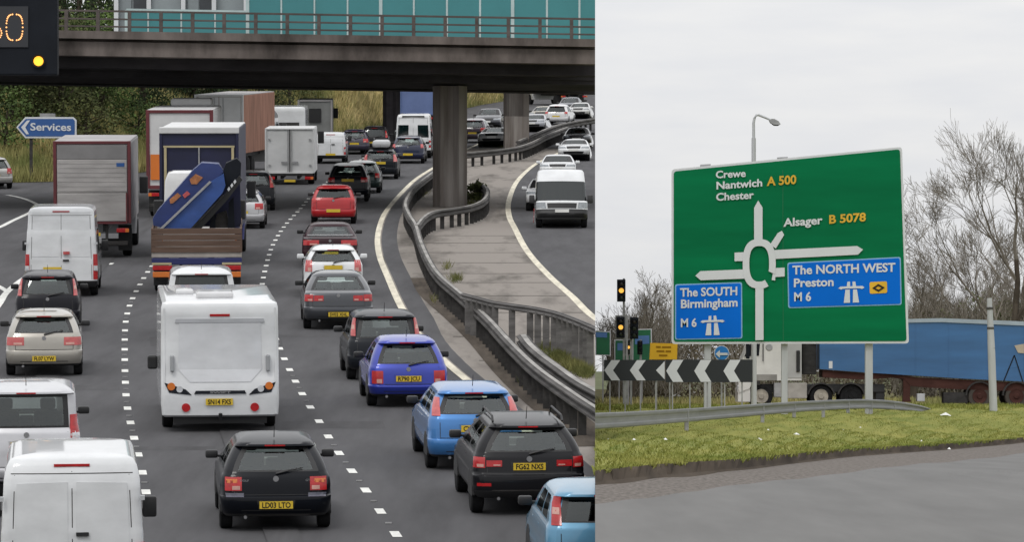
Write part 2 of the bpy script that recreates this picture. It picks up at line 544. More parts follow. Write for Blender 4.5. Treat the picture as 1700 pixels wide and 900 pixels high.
# grass bank beyond the carriageways
BB = [(-400, 306), (-60, 305), (90, 302), (250, 285), (450, 242), (560, 224), (660, 206), (800, 174), (900, 158), (1000, 150)]
def bank_y(px):
    for (x0, y0), (x1, y1) in zip(BB, BB[1:]):
        if px <= x1: return y0 + (y1 - y0) * (px - x0) / (x1 - x0)
    return BB[-1][1]
def sstep(t):
    t = min(1, max(0, t))
    return t * t * (3 - 2 * t)
def bank(px, d):
    Yb = Yl(bank_y(px))
    Y = Yb + d * Q
    bump = 0.35 * math.sin(px * 0.031 + d * 0.2) * sstep(d / 12) + 0.2 * math.sin(px * 0.083 + d * 0.37) * sstep(d / 8)
    hgt = 2.6 * sstep(d / 30) + 1.6 * sstep((d - 25) / 60) + (1.4 * math.exp(-((px - 610) / 70) ** 2) * sstep(d / 14)) + (2.2 * sstep((px - 700) / 60) * sstep(d / 25))
    return Vector(((px - 850) / F * Y, Y, zl(Y) + hgt + bump + 0.02))
ds = [0, 1, 3, 5, 8, 11, 15, 20, 26, 34, 45, 60, 90, 130]
bo = sheet('grass_bank', [[bank(px, d) for px in range(-400, 1001, 20)] for d in ds], M_GRASSD)

# roundabout side: carriageway, kerb edge, verge, far field
def sx(Y): return SEAM * Y
def kerb_Y(px):
    t = (px - 988) / 712
    return Yr(805 - 82 * t + 12 * t * t + 1.5 * math.sin(px / 60))
def grav_Y(px):
    t = min(1.4, (px - 988) / 712)
    return Yr(838 - 100 * t + 16 * t * t + 1.2 * math.sin(px / 41) + .8 * math.sin(px / 13))
KP = [(px, kerb_Y(px)) for px in range(988, 2400, 12)]
def deck_rows(fun_lo, fun_hi, n, up=0.0, p=1.0, px0=988, px1=2390, st=12):
    return [[gr(px, fun_lo(px) + (fun_hi(px) - fun_lo(px)) * (i / n) ** p, up) for px in range(px0, px1, st)] for i in range(n + 1)]
sheet('roundabout_road', deck_rows(lambda p: 24.0 * Q, grav_Y, 14), M_ASPH2, cut=False)
sheet('gravel_margin', deck_rows(grav_Y, lambda p: kerb_Y(p) - (1.2 - 0.5 * math.sin(p / 17)) * Q, 3), M_GRAVEL, cut=False)
sheet('soil_edge', [[gr(px, kerb_Y(px) - (1.2 - 0.5 * math.sin(px / 17)) * Q) for px in range(988, 2390, 6)], [gr(px, kerb_Y(px) - 0.4 * Q, 0.02) for px in range(988, 2390, 6)], [gr(px, kerb_Y(px) + (0.5 + R.uniform(-.4, .5)) * Q, 0.11) for px in range(988, 2390, 6)]], M_SOIL, cut=False)
def vlump(px, Y): return 0.05 * math.sin(px * 0.05 + Y / Q * 0.11) + 0.03 * math.sin(px * 0.13 - Y / Q * 0.23)
def verge(px, t):
    Y0 = kerb_Y(px) + 0.6 * Q
    Y = Y0 + (300 * Q - Y0) * t
    return gr(px, Y, 0.10 * (1 - sstep((t - 0.5) * 2)) + vlump(px, Y) * sstep(t * 8))
sheet('grass_verge', [[verge(px, (i / 40) ** 1.5) for px in range(988, 2390, 12)] for i in range(41)], M_GRASSG, cut=False)
M_PATH = mat('pale_path', (0.27, 0.235, 0.20), 1.0, var=0.25, scale=(1.5, 0.2, 1))
sheet('roundabout_ground', [[gr(988 + (px - 988), Y) for px in (988, 1100, 1300, 1700, 2400, 4000)] for Y in (300 * Q, 308 * Q, 316 * Q)], M_GRASSG, cut=False)
sheet('circulatory_road', [[gr(px, Y, 0.0) for px in (988, 1100, 1300, 1700, 2400, 4000)] for Y in (316 * Q, 330 * Q, 342 * Q)], M_PATH, cut=False)
sheet('field', [[gr(px, Y) for px in (988, 1100, 1300, 1700, 2400, 4000)] for Y in (342 * Q, 400 * Q, 460 * Q, 620 * Q)], M_GRASSD, cut=False)
# the thin overhanging deck edge and the retaining wall set back under it
mb = MB()
YS = [y_ * Q for y_ in list(range(24, 300, 6)) + [300, 308, 318, 460, 620]]
for Y0, Y1 in zip(YS, YS[1:]):
    a0, a1 = gr(988, Y0), gr(988, Y1)
    b0, b1 = a0 + Vector((5, 0, 0)), a1 + Vector((5, 0, 0))
    u, w = Vector((0, 0, -0.03)), Vector((0, 0, -0.12))
    mb.face([a0 + w, b0 + w, b1 + w, a1 + w])
    mb.face([a0 + u, a0 + w, a1 + w, a1 + u])
struct(mb.build('deck_edge', M_BRIDGE))
mb = MB()
for Y0, Y1 in zip(YS, YS[1:]):
    a0, a1 = gr(988, Y0) + Vector((4.5, 0, -0.13)), gr(988, Y1) + Vector((4.5, 0, -0.13))
    mb.face([a0, a1, Vector((a1.x, a1.y, -9.6)), Vector((a0.x, a0.y, -9.6))])
struct(mb.build('retaining_wall', M_BRIDGE))
mb = MB()
mb.face([(-9000, -200, -9.5), (9000, -200, -9.5), (9000, 16000, -9.5), (-9000, 16000, -9.5)])
struct(mb.build('ground', M_FAR))

# ------------------------------------------------------------------ grass (uncountable)
def blades(name, spots, m, h, w, lean=0.4):
    mb = MB()
    for p in spots:
        hh = h * R.uniform(0.45, 1.25)
        a_ = R.uniform(0, 6.28)
        dx, dy = math.cos(a_) * w, math.sin(a_) * w
        l_ = Vector((R.uniform(-lean, lean) * hh, R.uniform(-lean, lean) * hh, hh))
        mb.face([p + Vector((-dx, -dy, -0.02)), p + Vector((dx, dy, -0.02)), p + l_])
    return tag(mb.build(name, m), kind='stuff')
sp = []
for _ in range(80000):
    px = R.uniform(989, 1760)
    t = R.random() ** 1.6
    if R.random() < 0.35 + 0.65 * (0.5 + 0.5 * math.sin(px * 0.045 + t * 21) * math.sin(px * 0.017 - t * 9)):
        sp.append(verge(px, t))
blades('verge_grass', sp, M_BLADE, 0.035, 0.014, 1.2)
sp = []
for _ in range(6000):
    px = R.uniform(989, 1760)
    p = gr(px, kerb_Y(px) + (abs(R.gauss(0, 1.5)) + 0.45) * Q, 0.075)
    sp.append(p)
blades('verge_edge_grass', sp, M_BLADE, 0.05, 0.02, 1.2)
sp = []
for _ in range(42000):
    px = R.uniform(-60, 990)
    if px > 660 and R.random() < 0.3: continue
    sp.append(bank(px, 0.3 + 42 * R.random() ** 1.25))
sp = [p for p in sp if p.x < SEAM * p.y - 0.3]
blades('bank_grass', sp, M_DRY, 0.75, 0.035, 0.35)
sp = []
for (px, py, sx_, n) in [(757, 464, 9, 260), (742, 444, 8, 120), (782, 338, 14, 300), (792, 324, 10, 250), (705, 322, 7, 120), (930, 596, 18, 1600), (950, 612, 20, 1700), (972, 622, 12, 1200), (910, 580, 12, 700), (835, 241, 10, 250), (700, 415, 4, 60), (720, 500, 5, 50), (870, 640, 10, 60), (845, 605, 6, 50)]:
    for _ in range(n):
        sp.append(gl(R.gauss(px, sx_ * 0.55), R.gauss(py, 3.2), 0))
sp = [p for p in sp if p.x < SEAM * p.y - 0.05]
M_STRAW = mat('straw_grass', (0.85, 0.70, 0.36), 0.9, scale=(0.6, 0.3, 0.6), col2=(0.30, 0.25, 0.09))
sp2 = [bank(R.uniform(556, 662), R.uniform(2, 24)) for _ in range(9000)] + [bank(R.uniform(776, 842), R.uniform(3, 40)) for _ in range(5000)]
blades('straw_bank', sp2, M_STRAW, 0.6, 0.035, 0.5)
M_WEED = mat('weeds', (0.20, 0.19, 0.07), 0.9, scale=(2, 0.4, 2), col2=(0.07, 0.085, 0.025))
blades('median_weeds', sp, M_WEED, 0.20, 0.008, 0.9)
# ------------------------------------------------------------------ bridges
SL = -0.0165
def bz(py, Y): return (YH - py) / F * Y       # height that shows on row py at distance Y
def bx(px, Y): return (px - 850) / F * Y
XC = bx(540, 290 * Q)
def beam(mb, x0, x1, y0, y1, z0, z1, m=0):
    """box that follows the crossfall of the deck"""
    q = lambda x: (x - XC) * SL
    v = [(x, y, z + q(x)) for x in (x0, x1) for y in (y0, y1) for z in (z0, z1)]
    mb.mesh(v, [(0, 1, 3, 2), (4, 6, 7, 5), (0, 4, 5, 1), (2, 3, 7, 6), (0, 2, 6, 4), (1, 5, 7, 3)], m)
Yb = 290.0 * Q
br = thing('road_bridge', 'weathered concrete road bridge carrying the roundabout over the motorway', 'bridge', (XC, Yb, zl(Yb + 6)))
def into(o, root, cut=True):
    """parent a mesh built in world space"""
    if cut: seam_cut(o, cut == 'right')
    o.parent = root
    o.matrix_parent_inverse = Matrix.Translation(root.location).inverted()
    return o
x0, x1 = bx(-500, Yb), bx(1040, Yb)
mb = MB()
beam(mb, x0, x1, Yb + 0.6, Yb + 15.4, bz(72, Yb), bz(62, Yb))
into(mb.build('deck', M_BRIDGE), br)
mb = MB()
beam(mb, x0, x1, Yb, Yb + 0.55, bz(70, Yb), bz(57, Yb))
beam(mb, x0, x1, Yb + 15.45, Yb + 16, bz(70, Yb), bz(55, Yb))
into(mb.build('parapet_upstand', M_BRIDGE), br)
mb = MB()
beam(mb, x0, x1, Yb + 0.25, Yb + 0.9, bz(98, Yb), bz(74, Yb))
beam(mb, x0, x1, Yb + 14.8, Yb + 15.4, bz(98, Yb), bz(74, Yb))
into(mb.build('edge_beam', M_BRIDGE), br)
mb = MB()
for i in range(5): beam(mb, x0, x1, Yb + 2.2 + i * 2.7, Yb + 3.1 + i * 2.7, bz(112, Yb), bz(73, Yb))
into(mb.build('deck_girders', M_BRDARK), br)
mb = MB()
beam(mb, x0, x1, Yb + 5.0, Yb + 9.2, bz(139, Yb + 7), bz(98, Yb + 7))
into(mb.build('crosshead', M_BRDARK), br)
# steel parapet
mb = MB()
for (ya, yb_) in ((21.5, 24.5), (35, 37.6), (47.5, 50)):
    beam(mb, x0, x1, Yb + 0.18, Yb + 0.30, bz(yb_, Yb), bz(ya, Yb))
into(mb.build('parapet_rail', M_RAILB), br)
px = 109
while px < 985:
    mb = MB()
    X = bx(px, Yb)
    beam(mb, X - 0.07, X + 0.07, Yb + 0.16, Yb + 0.34, bz(57.5, Yb), bz(23, Yb))
    into(mb.build('parapet_post', M_RAILB), br, cut=False)
    px += 52.5
def pier(root, px, Y, w, d, top_z, m):
    c = gl(px, YL + F * HL / Y)
    h = w / 2
    prof = [(-h, -d * .25), (-h * .55, -d * .5), (-h * .12, -d * .38), (h * .2, -d * .38), (h * .55, -d * .5), (h, -d * .25), (h, d * .25), (h * .5, d * .5), (-h * .5, d * .5), (-h, d * .25)]
    mb = MB()
    mb.prism([(c.x + a_, Y + b_, c.z - 0.05) for a_, b_ in prof], (0, 0, top_z - c.z + 0.05))
    o = mb.build('pier', m)
    return into(o, root, False)
pier(br, 747, Yb + 6.6, 1.42, 1.6, bz(139, Yb + 7) - 0.15, M_PIER)
# teal hoarding panels standing behind the parapet
Yt = Yb + 16.6
YB3 = Yb + 30
def panels(name, label, xs, ztop, Y, m, mm, zb=70):
    t = thing(name, label, 'hoarding', (bx(xs[0], Y), Y, bz(zb, Y)))
    for a_, b_ in zip(xs, xs[1:]):
        mb = MB()
        beam(mb, bx(a_, Y) + 0.04, bx(b_, Y) - 0.04, Y, Y + 0.05, bz(zb, Y), bz(ztop, Y))
        into(mb.build('panel', m), t)
    for q in xs[:-1]:
        mb = MB()
        w = 0.035 if (xs.index(q) % 4) else 0.075
        beam(mb, bx(q, Y) - w, bx(q, Y) + w, Y - 0.03, Y + 0.08, bz(zb, Y), bz(ztop, Y) + 0.03)
        into(mb.build('mullion', mm), t, cut=False)
    mb = MB()
    beam(mb, bx(xs[0], Y), bx(xs[-1], Y), Y - 0.05, Y + 0.1, bz(ztop, Y), bz(ztop, Y) + 0.09)
    into(mb.build('top_rail', mm), t)
    return t
panels('tall_hoarding', 'tall teal panel screen standing behind the right part of the bridge parapet', [411, 467, 522, 577, 632, 687, 742, 797, 851, 908, 962, 1020], -70, Yt, M_TEAL, M_MULL)
panels('low_hoarding', 'low teal panel screen behind the bridge parapet under the grey glazed front', [210, 246, 301, 357, 411], 23, Yt, M_TEAL, M_MULL)
t = thing('glazed_building', 'grey glazed building front with white posts above the bridge', 'building', at(300, 70, YB3))
mb = MB(); mb.box(bx(190, YB3), bx(415, YB3), YB3, YB3 + 8, bz(80, YB3), bz(-90, YB3))
into(mb.build('wall', M_GREYGL), t)
for (p0, p1) in ((198, 218), (222, 243), (252, 300), (312, 330), (332, 352)):
    mb = MB(); mb.box(bx(p0, YB3), bx(p1, YB3), YB3 - .1, YB3 - .01, bz(60, YB3), bz(-80, YB3))
    into(mb.build('window', mat('window_dark', (0.03, 0.035, 0.04), 0.15, var=0.3) if p0 in (222, 332) else M_GREYGL), t)
for p0 in (194, 248, 305, 356, 409):
    mb = MB(); mb.box(bx(p0, YB3) - 0.1, bx(p0, YB3) + 0.1, YB3 - .4, YB3 - .12, bz(80, YB3), bz(-85, YB3))
    into(mb.build('post', M_SIGNW), t)
# second bridge further on
b2 = thing('far_road_bridge', 'second dark concrete bridge beyond the first, seen through its piers', 'bridge', gl(857, 245))
Y2 = 424 * Q
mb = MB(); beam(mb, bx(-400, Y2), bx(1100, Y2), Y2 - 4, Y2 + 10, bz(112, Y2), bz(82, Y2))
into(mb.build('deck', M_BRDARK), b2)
for (px, w) in ((857, 1.5), (650, 1.0)):
    pier(b2, px, Y2, w, 1.6, bz(108, Y2), M_BRDARK if px == 650 else M_PIER)
mb = MB(); beam(mb, bx(838, Y2 - 1), bx(878, Y2 - 1), Y2 - 2.0, Y2 - .82, zl(Y2 - 2) - .1, zl(Y2) + 2.0)
into(mb.build('plinth', M_PIER), b2, False)

# ------------------------------------------------------------------ gantry speed signal
Yg = 200.0 * Q
g = thing('gantry_signal', 'black overhead matrix signal showing 60 in amber lights', 'road sign', at(15, 122, Yg))
mb = MB()
for (p0, p1, q0, q1) in ((-90, 95, -40, 124),):
    mb.box(bx(p0, Yg), bx(p1, Yg), Yg, Yg + 0.45, bz(q1, Yg), bz(q0, Yg), bev=0.04)
into(mb.build('housing', M_SIGNBLK), g)
mb = MB(); mb.box(bx(-60, Yg), bx(47, Yg), Yg - 0.04, Yg - 0.002, bz(78, Yg), bz(10, Yg))
into(mb.build('display', mat('display_panel', (0.02, 0.022, 0.028), 0.5, var=0.1)), g)
def digit(pts, cx, cy, w, h):
    mb = MB()
    for (u, v) in pts:
        X, Z = bx(cx + u * w, Yg), bz(cy - v * h, Yg)
        mb.disc((X, Yg - 0.041, Z), 0.022, 'y', 10, 0, 0.02)
    into(mb.build('digit', M_LED), g)
def oval(n, a0=0, a1=360):
    out = []
    for i in range(n):
        a_ = rad(a0 + (a1 - a0) * i / n)
        c, s = math.cos(a_), math.sin(a_)
        out.append((0.5 * math.copysign(abs(c) ** 0.6, c), 0.5 * math.copysign(abs(s) ** 0.75, s)))
    return out
digit(oval(30), 24.5, 45, 27, 43)
digit([(0.5 * math.cos(rad(i * 18)), -0.22 + 0.28 * math.sin(rad(i * 18))) for i in range(20)] + [(-0.5, y_ / 10) for y_ in range(-1, 4)] + [(-0.42, 0.42), (-0.25, 0.5), (0, 0.52), (0.25, 0.48)], -10.5, 45, 27, 43)
mb = MB(); mb.disc((bx(64, Yg), Yg - 0.005, bz(101, Yg)), 0.135, 'y', 20, 0, 0.03)
into(mb.build('warning_lamp', M_LAMP), g)
mb = MB(); mb.lathe([(-0.10, 0.19), (-0.10, 0.17), (0, 0.15), (0, 0.19)], (bx(64, Yg), Yg - 0.002, bz(101, Yg)), 'y', 20, 0, False)
into(mb.build('lamp_hood', M_SIGNBLK), g)
mb = MB()
mb.box(bx(-420, Yg), bx(60, Yg), Yg + 0.5, Yg + 0.9, bz(-46, Yg), bz(-20, Yg))
mb.box(bx(-420, Yg), bx(-400, Yg), Yg + 0.5, Yg + 0.9, zl(Yg), bz(-20, Yg))
mb.box(bx(-40, Yg), bx(-30, Yg), Yg + 0.4, Yg + 0.55, bz(90, Yg), bz(-30, Yg))
into(mb.build('gantry_arm', M_SIGNBLK), g)

# ------------------------------------------------------------------ flat letters on a panel traced in its own plane
def letters(mb, string, px, py, size, Y, slope=0.0, width=None, bold=0.02, m=0, off=0.0):
    """string with its baseline starting at photo point (px, py); size = cap height in px; flat polygons facing the camera"""
    v, f, w = text_geo(string, bold)
    k = size / 0.69
    kx = width / w if width else k
    o = []
    for (x, y) in v:
        X = px + x * kx
        Yp = py - y * k + slope * x * kx
        o.append(at(X, Yp, Y - off))
    mb.mesh(o, [q[::-1] if False else q for q in f], m)
def poly(mb, pts, Y, m=0, off=0.0):
    mb.face([at(x, y, Y - off) for x, y in pts], m)
def ppoly(mb, pts, Y, d, m=0, off=0.0):
    mb.prism([at(x, y, Y - off) for x, y in pts], (0, d, 0), m)
def round_rect(x0, y0, x1, y1, x2, y2, x3, y3, r):
    """rounded corners for a general quad TL TR BR BL"""
    P = [Vector((x0, y0)), Vector((x1, y1)), Vector((x2, y2)), Vector((x3, y3))]
    out = []
    for i in range(4):
        p, a_, b_ = P[i], P[i - 1], P[(i + 1) % 4]
        u, w = (a_ - p).normalized(), (b_ - p).normalized()
        for t in (0, 0.25, 0.5, 0.75, 1):
            q = p + u * r * (1 - t) ** 2 + w * r * t ** 2
            out.append((q.x, q.y))
    return out

Ys_ = Yl(302)
s = thing('services_sign', 'blue arrow shaped Services sign on a post by the slip road', 'road sign', gl(62, 302))
mb = MB(); ppoly(mb, [(27, 211), (42, 194), (122, 194), (127, 199), (127, 224), (122, 229), (42, 229)], Ys_, 0.06, 0, 0)
into(mb.build('border', M_SIGNW), s)
mb = MB(); poly(mb, [(30, 211), (43, 197), (121, 197), (124, 200), (124, 223), (121, 226), (43, 226)], Ys_, 0, 0.02)
into(mb.build('panel', M_SERV), s)
mb = MB()
letters(mb, 'Services', 50, 216, 12, Ys_, 0.01, 68, 0.02, 0, 0.04)
poly(mb, [(35, 211), (45, 199.5), (50, 199.5), (42, 211), (48, 222.5), (43.5, 222.5)], Ys_, 0, 0.04)
into(mb.build('lettering', M_SIGNW), s)
mb = MB()
ppoly(mb, [(49, 229), (54, 229), (54, 303), (49, 303)], Ys_, 0.12, 0, -0.08)
ppoly(mb, [(104, 229), (108, 229), (108, 303), (104, 303)], Ys_, 0.12, 0, -0.08)
into(mb.build('post', M_POSTD), s)
mb = MB(); ppoly(mb, [(66, 188), (91, 188), (91, 193.8), (66, 193.8)], Ys_, 0.3, 0, 0.0)
into(mb.build('lamp_box', M_GALV), s)

# ------------------------------------------------------------------ crash barriers
def barrier(label, tops, w=0.16, hb=0.34, htop=0.68, step=1.5, postm=None, light=None, flip=1):
    """tops: photo points of the top edge of the rail"""
    P = []
    for (px, py) in tops:
        Y = F * (HL - htop) / (py - YL)
        P.append(Vector(((px - 850) / F * Y, Y, zl(Y))))
    L = smooth_line(P, 0.5)
    t = thing('crash_barrier', label, 'crash barrier', P[len(P) // 2], 'crash barriers on the central reservation')
    prof = [(-.5, .0), (-.9, .08), (-.9, .16), (-.4, .24), (-.4, .30), (-.9, .38), (-.9, .44), (-.5, .5), (.5, .5), (.9, .44), (.9, .38), (.4, .30), (.4, .24), (.9, .16), (.9, .08), (.5, .0)]
    mb = MB()
    rings = []
    for i, p in enumerate(L):
        d = (L[min(i + 1, len(L) - 1)] - L[max(i - 1, 0)])
        n = Vector((d.y, -d.x, 0)).normalized()
        rings.append([p + n * (a_ * w) + Vector((0, 0, htop - hb + b_ * hb / 0.5)) for a_, b_ in prof])
    n_ = len(prof)
    v = [q for r in rings for q in r]
    f = [(i * n_ + k, i * n_ + (k + 1) % n_, (i + 1) * n_ + (k + 1) % n_, (i + 1) * n_ + k) for i in range(len(L) - 1) for k in range(n_)]
    f += [tuple(range(n_)), tuple((len(L) - 1) * n_ + k for k in range(n_))]
    mb.mesh(v, f)
    into(mb.build('rail', light or M_GALVOLD), t)
    mb = MB()
    for p, q in zip(L, L[1:]):
        d = q - p
        n = Vector((d.y, -d.x, 0)).normalized() * (w * .40)
        z = Vector((0, 0, htop + .012))
        mb.face([p - n + z, p + n + z, q + n + z, q - n + z])
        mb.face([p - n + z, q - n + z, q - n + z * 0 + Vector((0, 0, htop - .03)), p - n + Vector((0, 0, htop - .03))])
    into(mb.build('rail_lit_top', M_RAILLIT if light is None else light), t)  # added strip that paints the skylit top of the rail
    acc = 0
    for i in range(1, len(L)):
        acc += (L[i] - L[i - 1]).length
        if acc > step * Q:
            acc = 0
            p = L[i]
            if p.x > SEAM * p.y - 0.1: continue
            mb = MB(); mb.box(p.x - 0.08, p.x + 0.08, p.y - 0.07, p.y + 0.07, p.z - 0.02, p.z + htop - hb + 0.06)
            into(mb.build('post', postm or M_POSTD), t, False)
    return t
M_RAILDK = mat('dark_barrier', (0.12, 0.115, 0.112), 0.7, var=0.45, scale=(1.2, 0.5, 5))
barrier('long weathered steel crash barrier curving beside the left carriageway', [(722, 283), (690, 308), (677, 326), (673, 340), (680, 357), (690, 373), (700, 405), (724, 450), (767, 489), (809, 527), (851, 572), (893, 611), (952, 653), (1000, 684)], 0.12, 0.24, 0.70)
barrier('steel crash barrier looping round the foot of the bridge pier', [(692, 374), (704, 360), (720, 351), (750, 346), (780, 341), (800, 333), (809, 322), (806, 310), (792, 302)], 0.12, 0.26, 0.72)
barrier('crash barrier with tall close posts crossing the wide reservation', [(768, 487), (795, 494), (822, 501), (850, 505), (880, 509), (920, 517), (955, 529), (1000, 548)], 0.07, 0.16, 1.0, 0.8, M_RAILDK, M_RAILDK)
barrier('short pale topped barrier curving past the weedy patch by the seam', [(868, 556), (880, 572), (900, 590), (930, 612), (960, 633), (1000, 655)], 0.16, 0.24, 0.6, 2.6)
barrier('far crash barrier running under the second bridge', [(770, 254), (800, 251), (830, 248), (862, 243), (885, 235), (905, 225), (925, 217), (942, 211)], 0.16, 0.3, 0.75, 2.5)
barrier('farthest crash barrier sweeping right behind the queuing cars', [(860, 234), (890, 221), (920, 209), (950, 202), (1000, 194)], 0.16, 0.36, 0.8, 3)

# ------------------------------------------------------------------ trees of the motorway side
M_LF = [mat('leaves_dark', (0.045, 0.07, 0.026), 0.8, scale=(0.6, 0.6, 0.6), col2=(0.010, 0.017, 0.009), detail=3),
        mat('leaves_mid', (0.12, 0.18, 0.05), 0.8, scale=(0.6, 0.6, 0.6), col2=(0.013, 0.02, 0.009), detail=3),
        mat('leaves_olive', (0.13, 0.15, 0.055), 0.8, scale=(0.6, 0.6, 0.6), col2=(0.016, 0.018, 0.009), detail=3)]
def leafy(name, label, base, h, r, kind, n=6000, low=0.1, group='trees behind the motorway'):
    t = thing(name, label, 'tree' if h > 4.5 else 'shrub', base, group)
    mb = MB()
    mb.tube([(0, 0, -0.3), (0.05, 0, h * 0.35), (0.1, 0.1, h * 0.8)], [0.05 * h ** .8, 0.04 * h ** .8, 0.012 * h], 7)
    tips = []
    for i in range(9):
        a_ = R.uniform(0, 6.28)
        z0 = h * R.uniform(0.2, 0.6)
        e_ = Vector((math.cos(a_) * r * .8, math.sin(a_) * r * .8, z0 + h * R.uniform(0.1, 0.3)))
        mb.tube([(0.04, 0, z0), e_ * 0.5 + Vector((0, 0, z0 * .5)), e_], [0.02 * h ** .7, 0.014 * h ** .7, 0.006 * h ** .7], 5)
    mb.build('trunk', M_BARK, t)
    cl = []
    for i in range(34):
        zz = R.uniform(low, 1.0)
        rr = r * (0.55 + 0.45 * math.sin(min(1, max(0, (zz - low) / (1 - low))) * 2.6 + 0.35)) * math.sqrt(R.random())
        a_ = R.uniform(0, 6.28)
        cl.append(Vector((rr * math.cos(a_), rr * math.sin(a_), zz * h)))
    mb = MB()
    for i in range(n):
        c = R.choice(cl)
        sz = 0.28 * min(r, 2.6) * R.uniform(0.6, 1.2)
        p = c + Vector((R.gauss(0, sz), R.gauss(0, sz), R.gauss(0, sz * .8)))
        if p.z < 0.1: continue
        u = Vector((R.gauss(0, 1), R.gauss(0, 1), R.gauss(0, 1))).normalized()
        w = u.orthogonal().normalized()
        q = R.uniform(0.05, 0.13)
        mb.face([p - u * q, p + w * q * .6, p + u * q, p - w * q * .6])
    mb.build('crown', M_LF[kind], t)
    return t
desc = ['dark dense tree', 'mid green bushy tree', 'olive green tree']
LT = [(-30, 40, 9, 3.2, 0), (20, 26, 6.5, 2.3, 1), (62, 40, 9, 2.8, 0), (100, 20, 5.2, 2.0, 2), (128, 34, 9, 2.8, 0), (168, 24, 6, 2.1, 1), (200, 44, 11, 3.2, 0), (236, 26, 6.5, 2.2, 0), (275, 36, 9, 3.0, 0), (320, 26, 7, 2.6, 0), (150, 62, 14, 3.6, 1), (100, 70, 14, 3.6, 2), (360, 34, 9, 3.0, 0), (405, 30, 8, 2.8, 0), (450, 34, 8, 2.6, 0), (490, 26, 6, 2.2, 1), (530, 34, 7.5, 2.6, 0), (575, 60, 8, 2.8, 0), (640, 50, 7, 2.4, 0), (612, 62, 8.5, 2.6, 0)]
where = ['left of the gantry signal', 'above the Services sign tip', 'behind the Services sign', 'right of the Services sign', 'above the grey box lorry left edge', 'above the grey box lorry', 'between grey and red lorries', 'left of the red framed lorry', 'behind the red framed lorry', 'above the blue curtain lorry', 'showing over the parapet end, right one', 'showing over the parapet end, left one', 'left of the tall brown sided lorry', 'behind the tall brown sided lorry', 'above the white motorhome roofs', 'between motorhome and yellow bank', 'at the top of the yellow bank, left', 'behind the yellow bank crest', 'beside the thin far pier', 'in the gap behind the yellow bank']
for (px, d, h, r_, k), wh in zip(LT, where):
    b_ = bank(px, d)
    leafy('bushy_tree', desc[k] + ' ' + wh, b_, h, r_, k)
for (px, d, wh) in ((8, 14, 'under the Services sign tip'), (140, 14, 'left of the grey lorry roof'), (228, 16, 'beside the red framed lorry'), (430, 14, 'left of the white motorhome roof'), (480, 16, 'above the white motorhome'), (890, 12, 'beyond the far beige estate car'), (800, 44, 'above the stacked dark cars')):
    leafy('shrub', 'green shrub on the grass bank ' + wh, bank(px, d), R.uniform(2, 3.2), R.uniform(1.3, 1.9), R.choice((1, 2)), 1100, 0.1, 'shrubs on the bank')
for (px, py, h) in ((765, 335, .5), (790, 335, .75)):
    leafy('shrub', 'small shrub at the bridge pier foot ' + ('left' if px < 780 else 'right, with brown tips'), gl(px, py), h, 0.35, 2, 420, 0.1, 'shrubs at the pier')
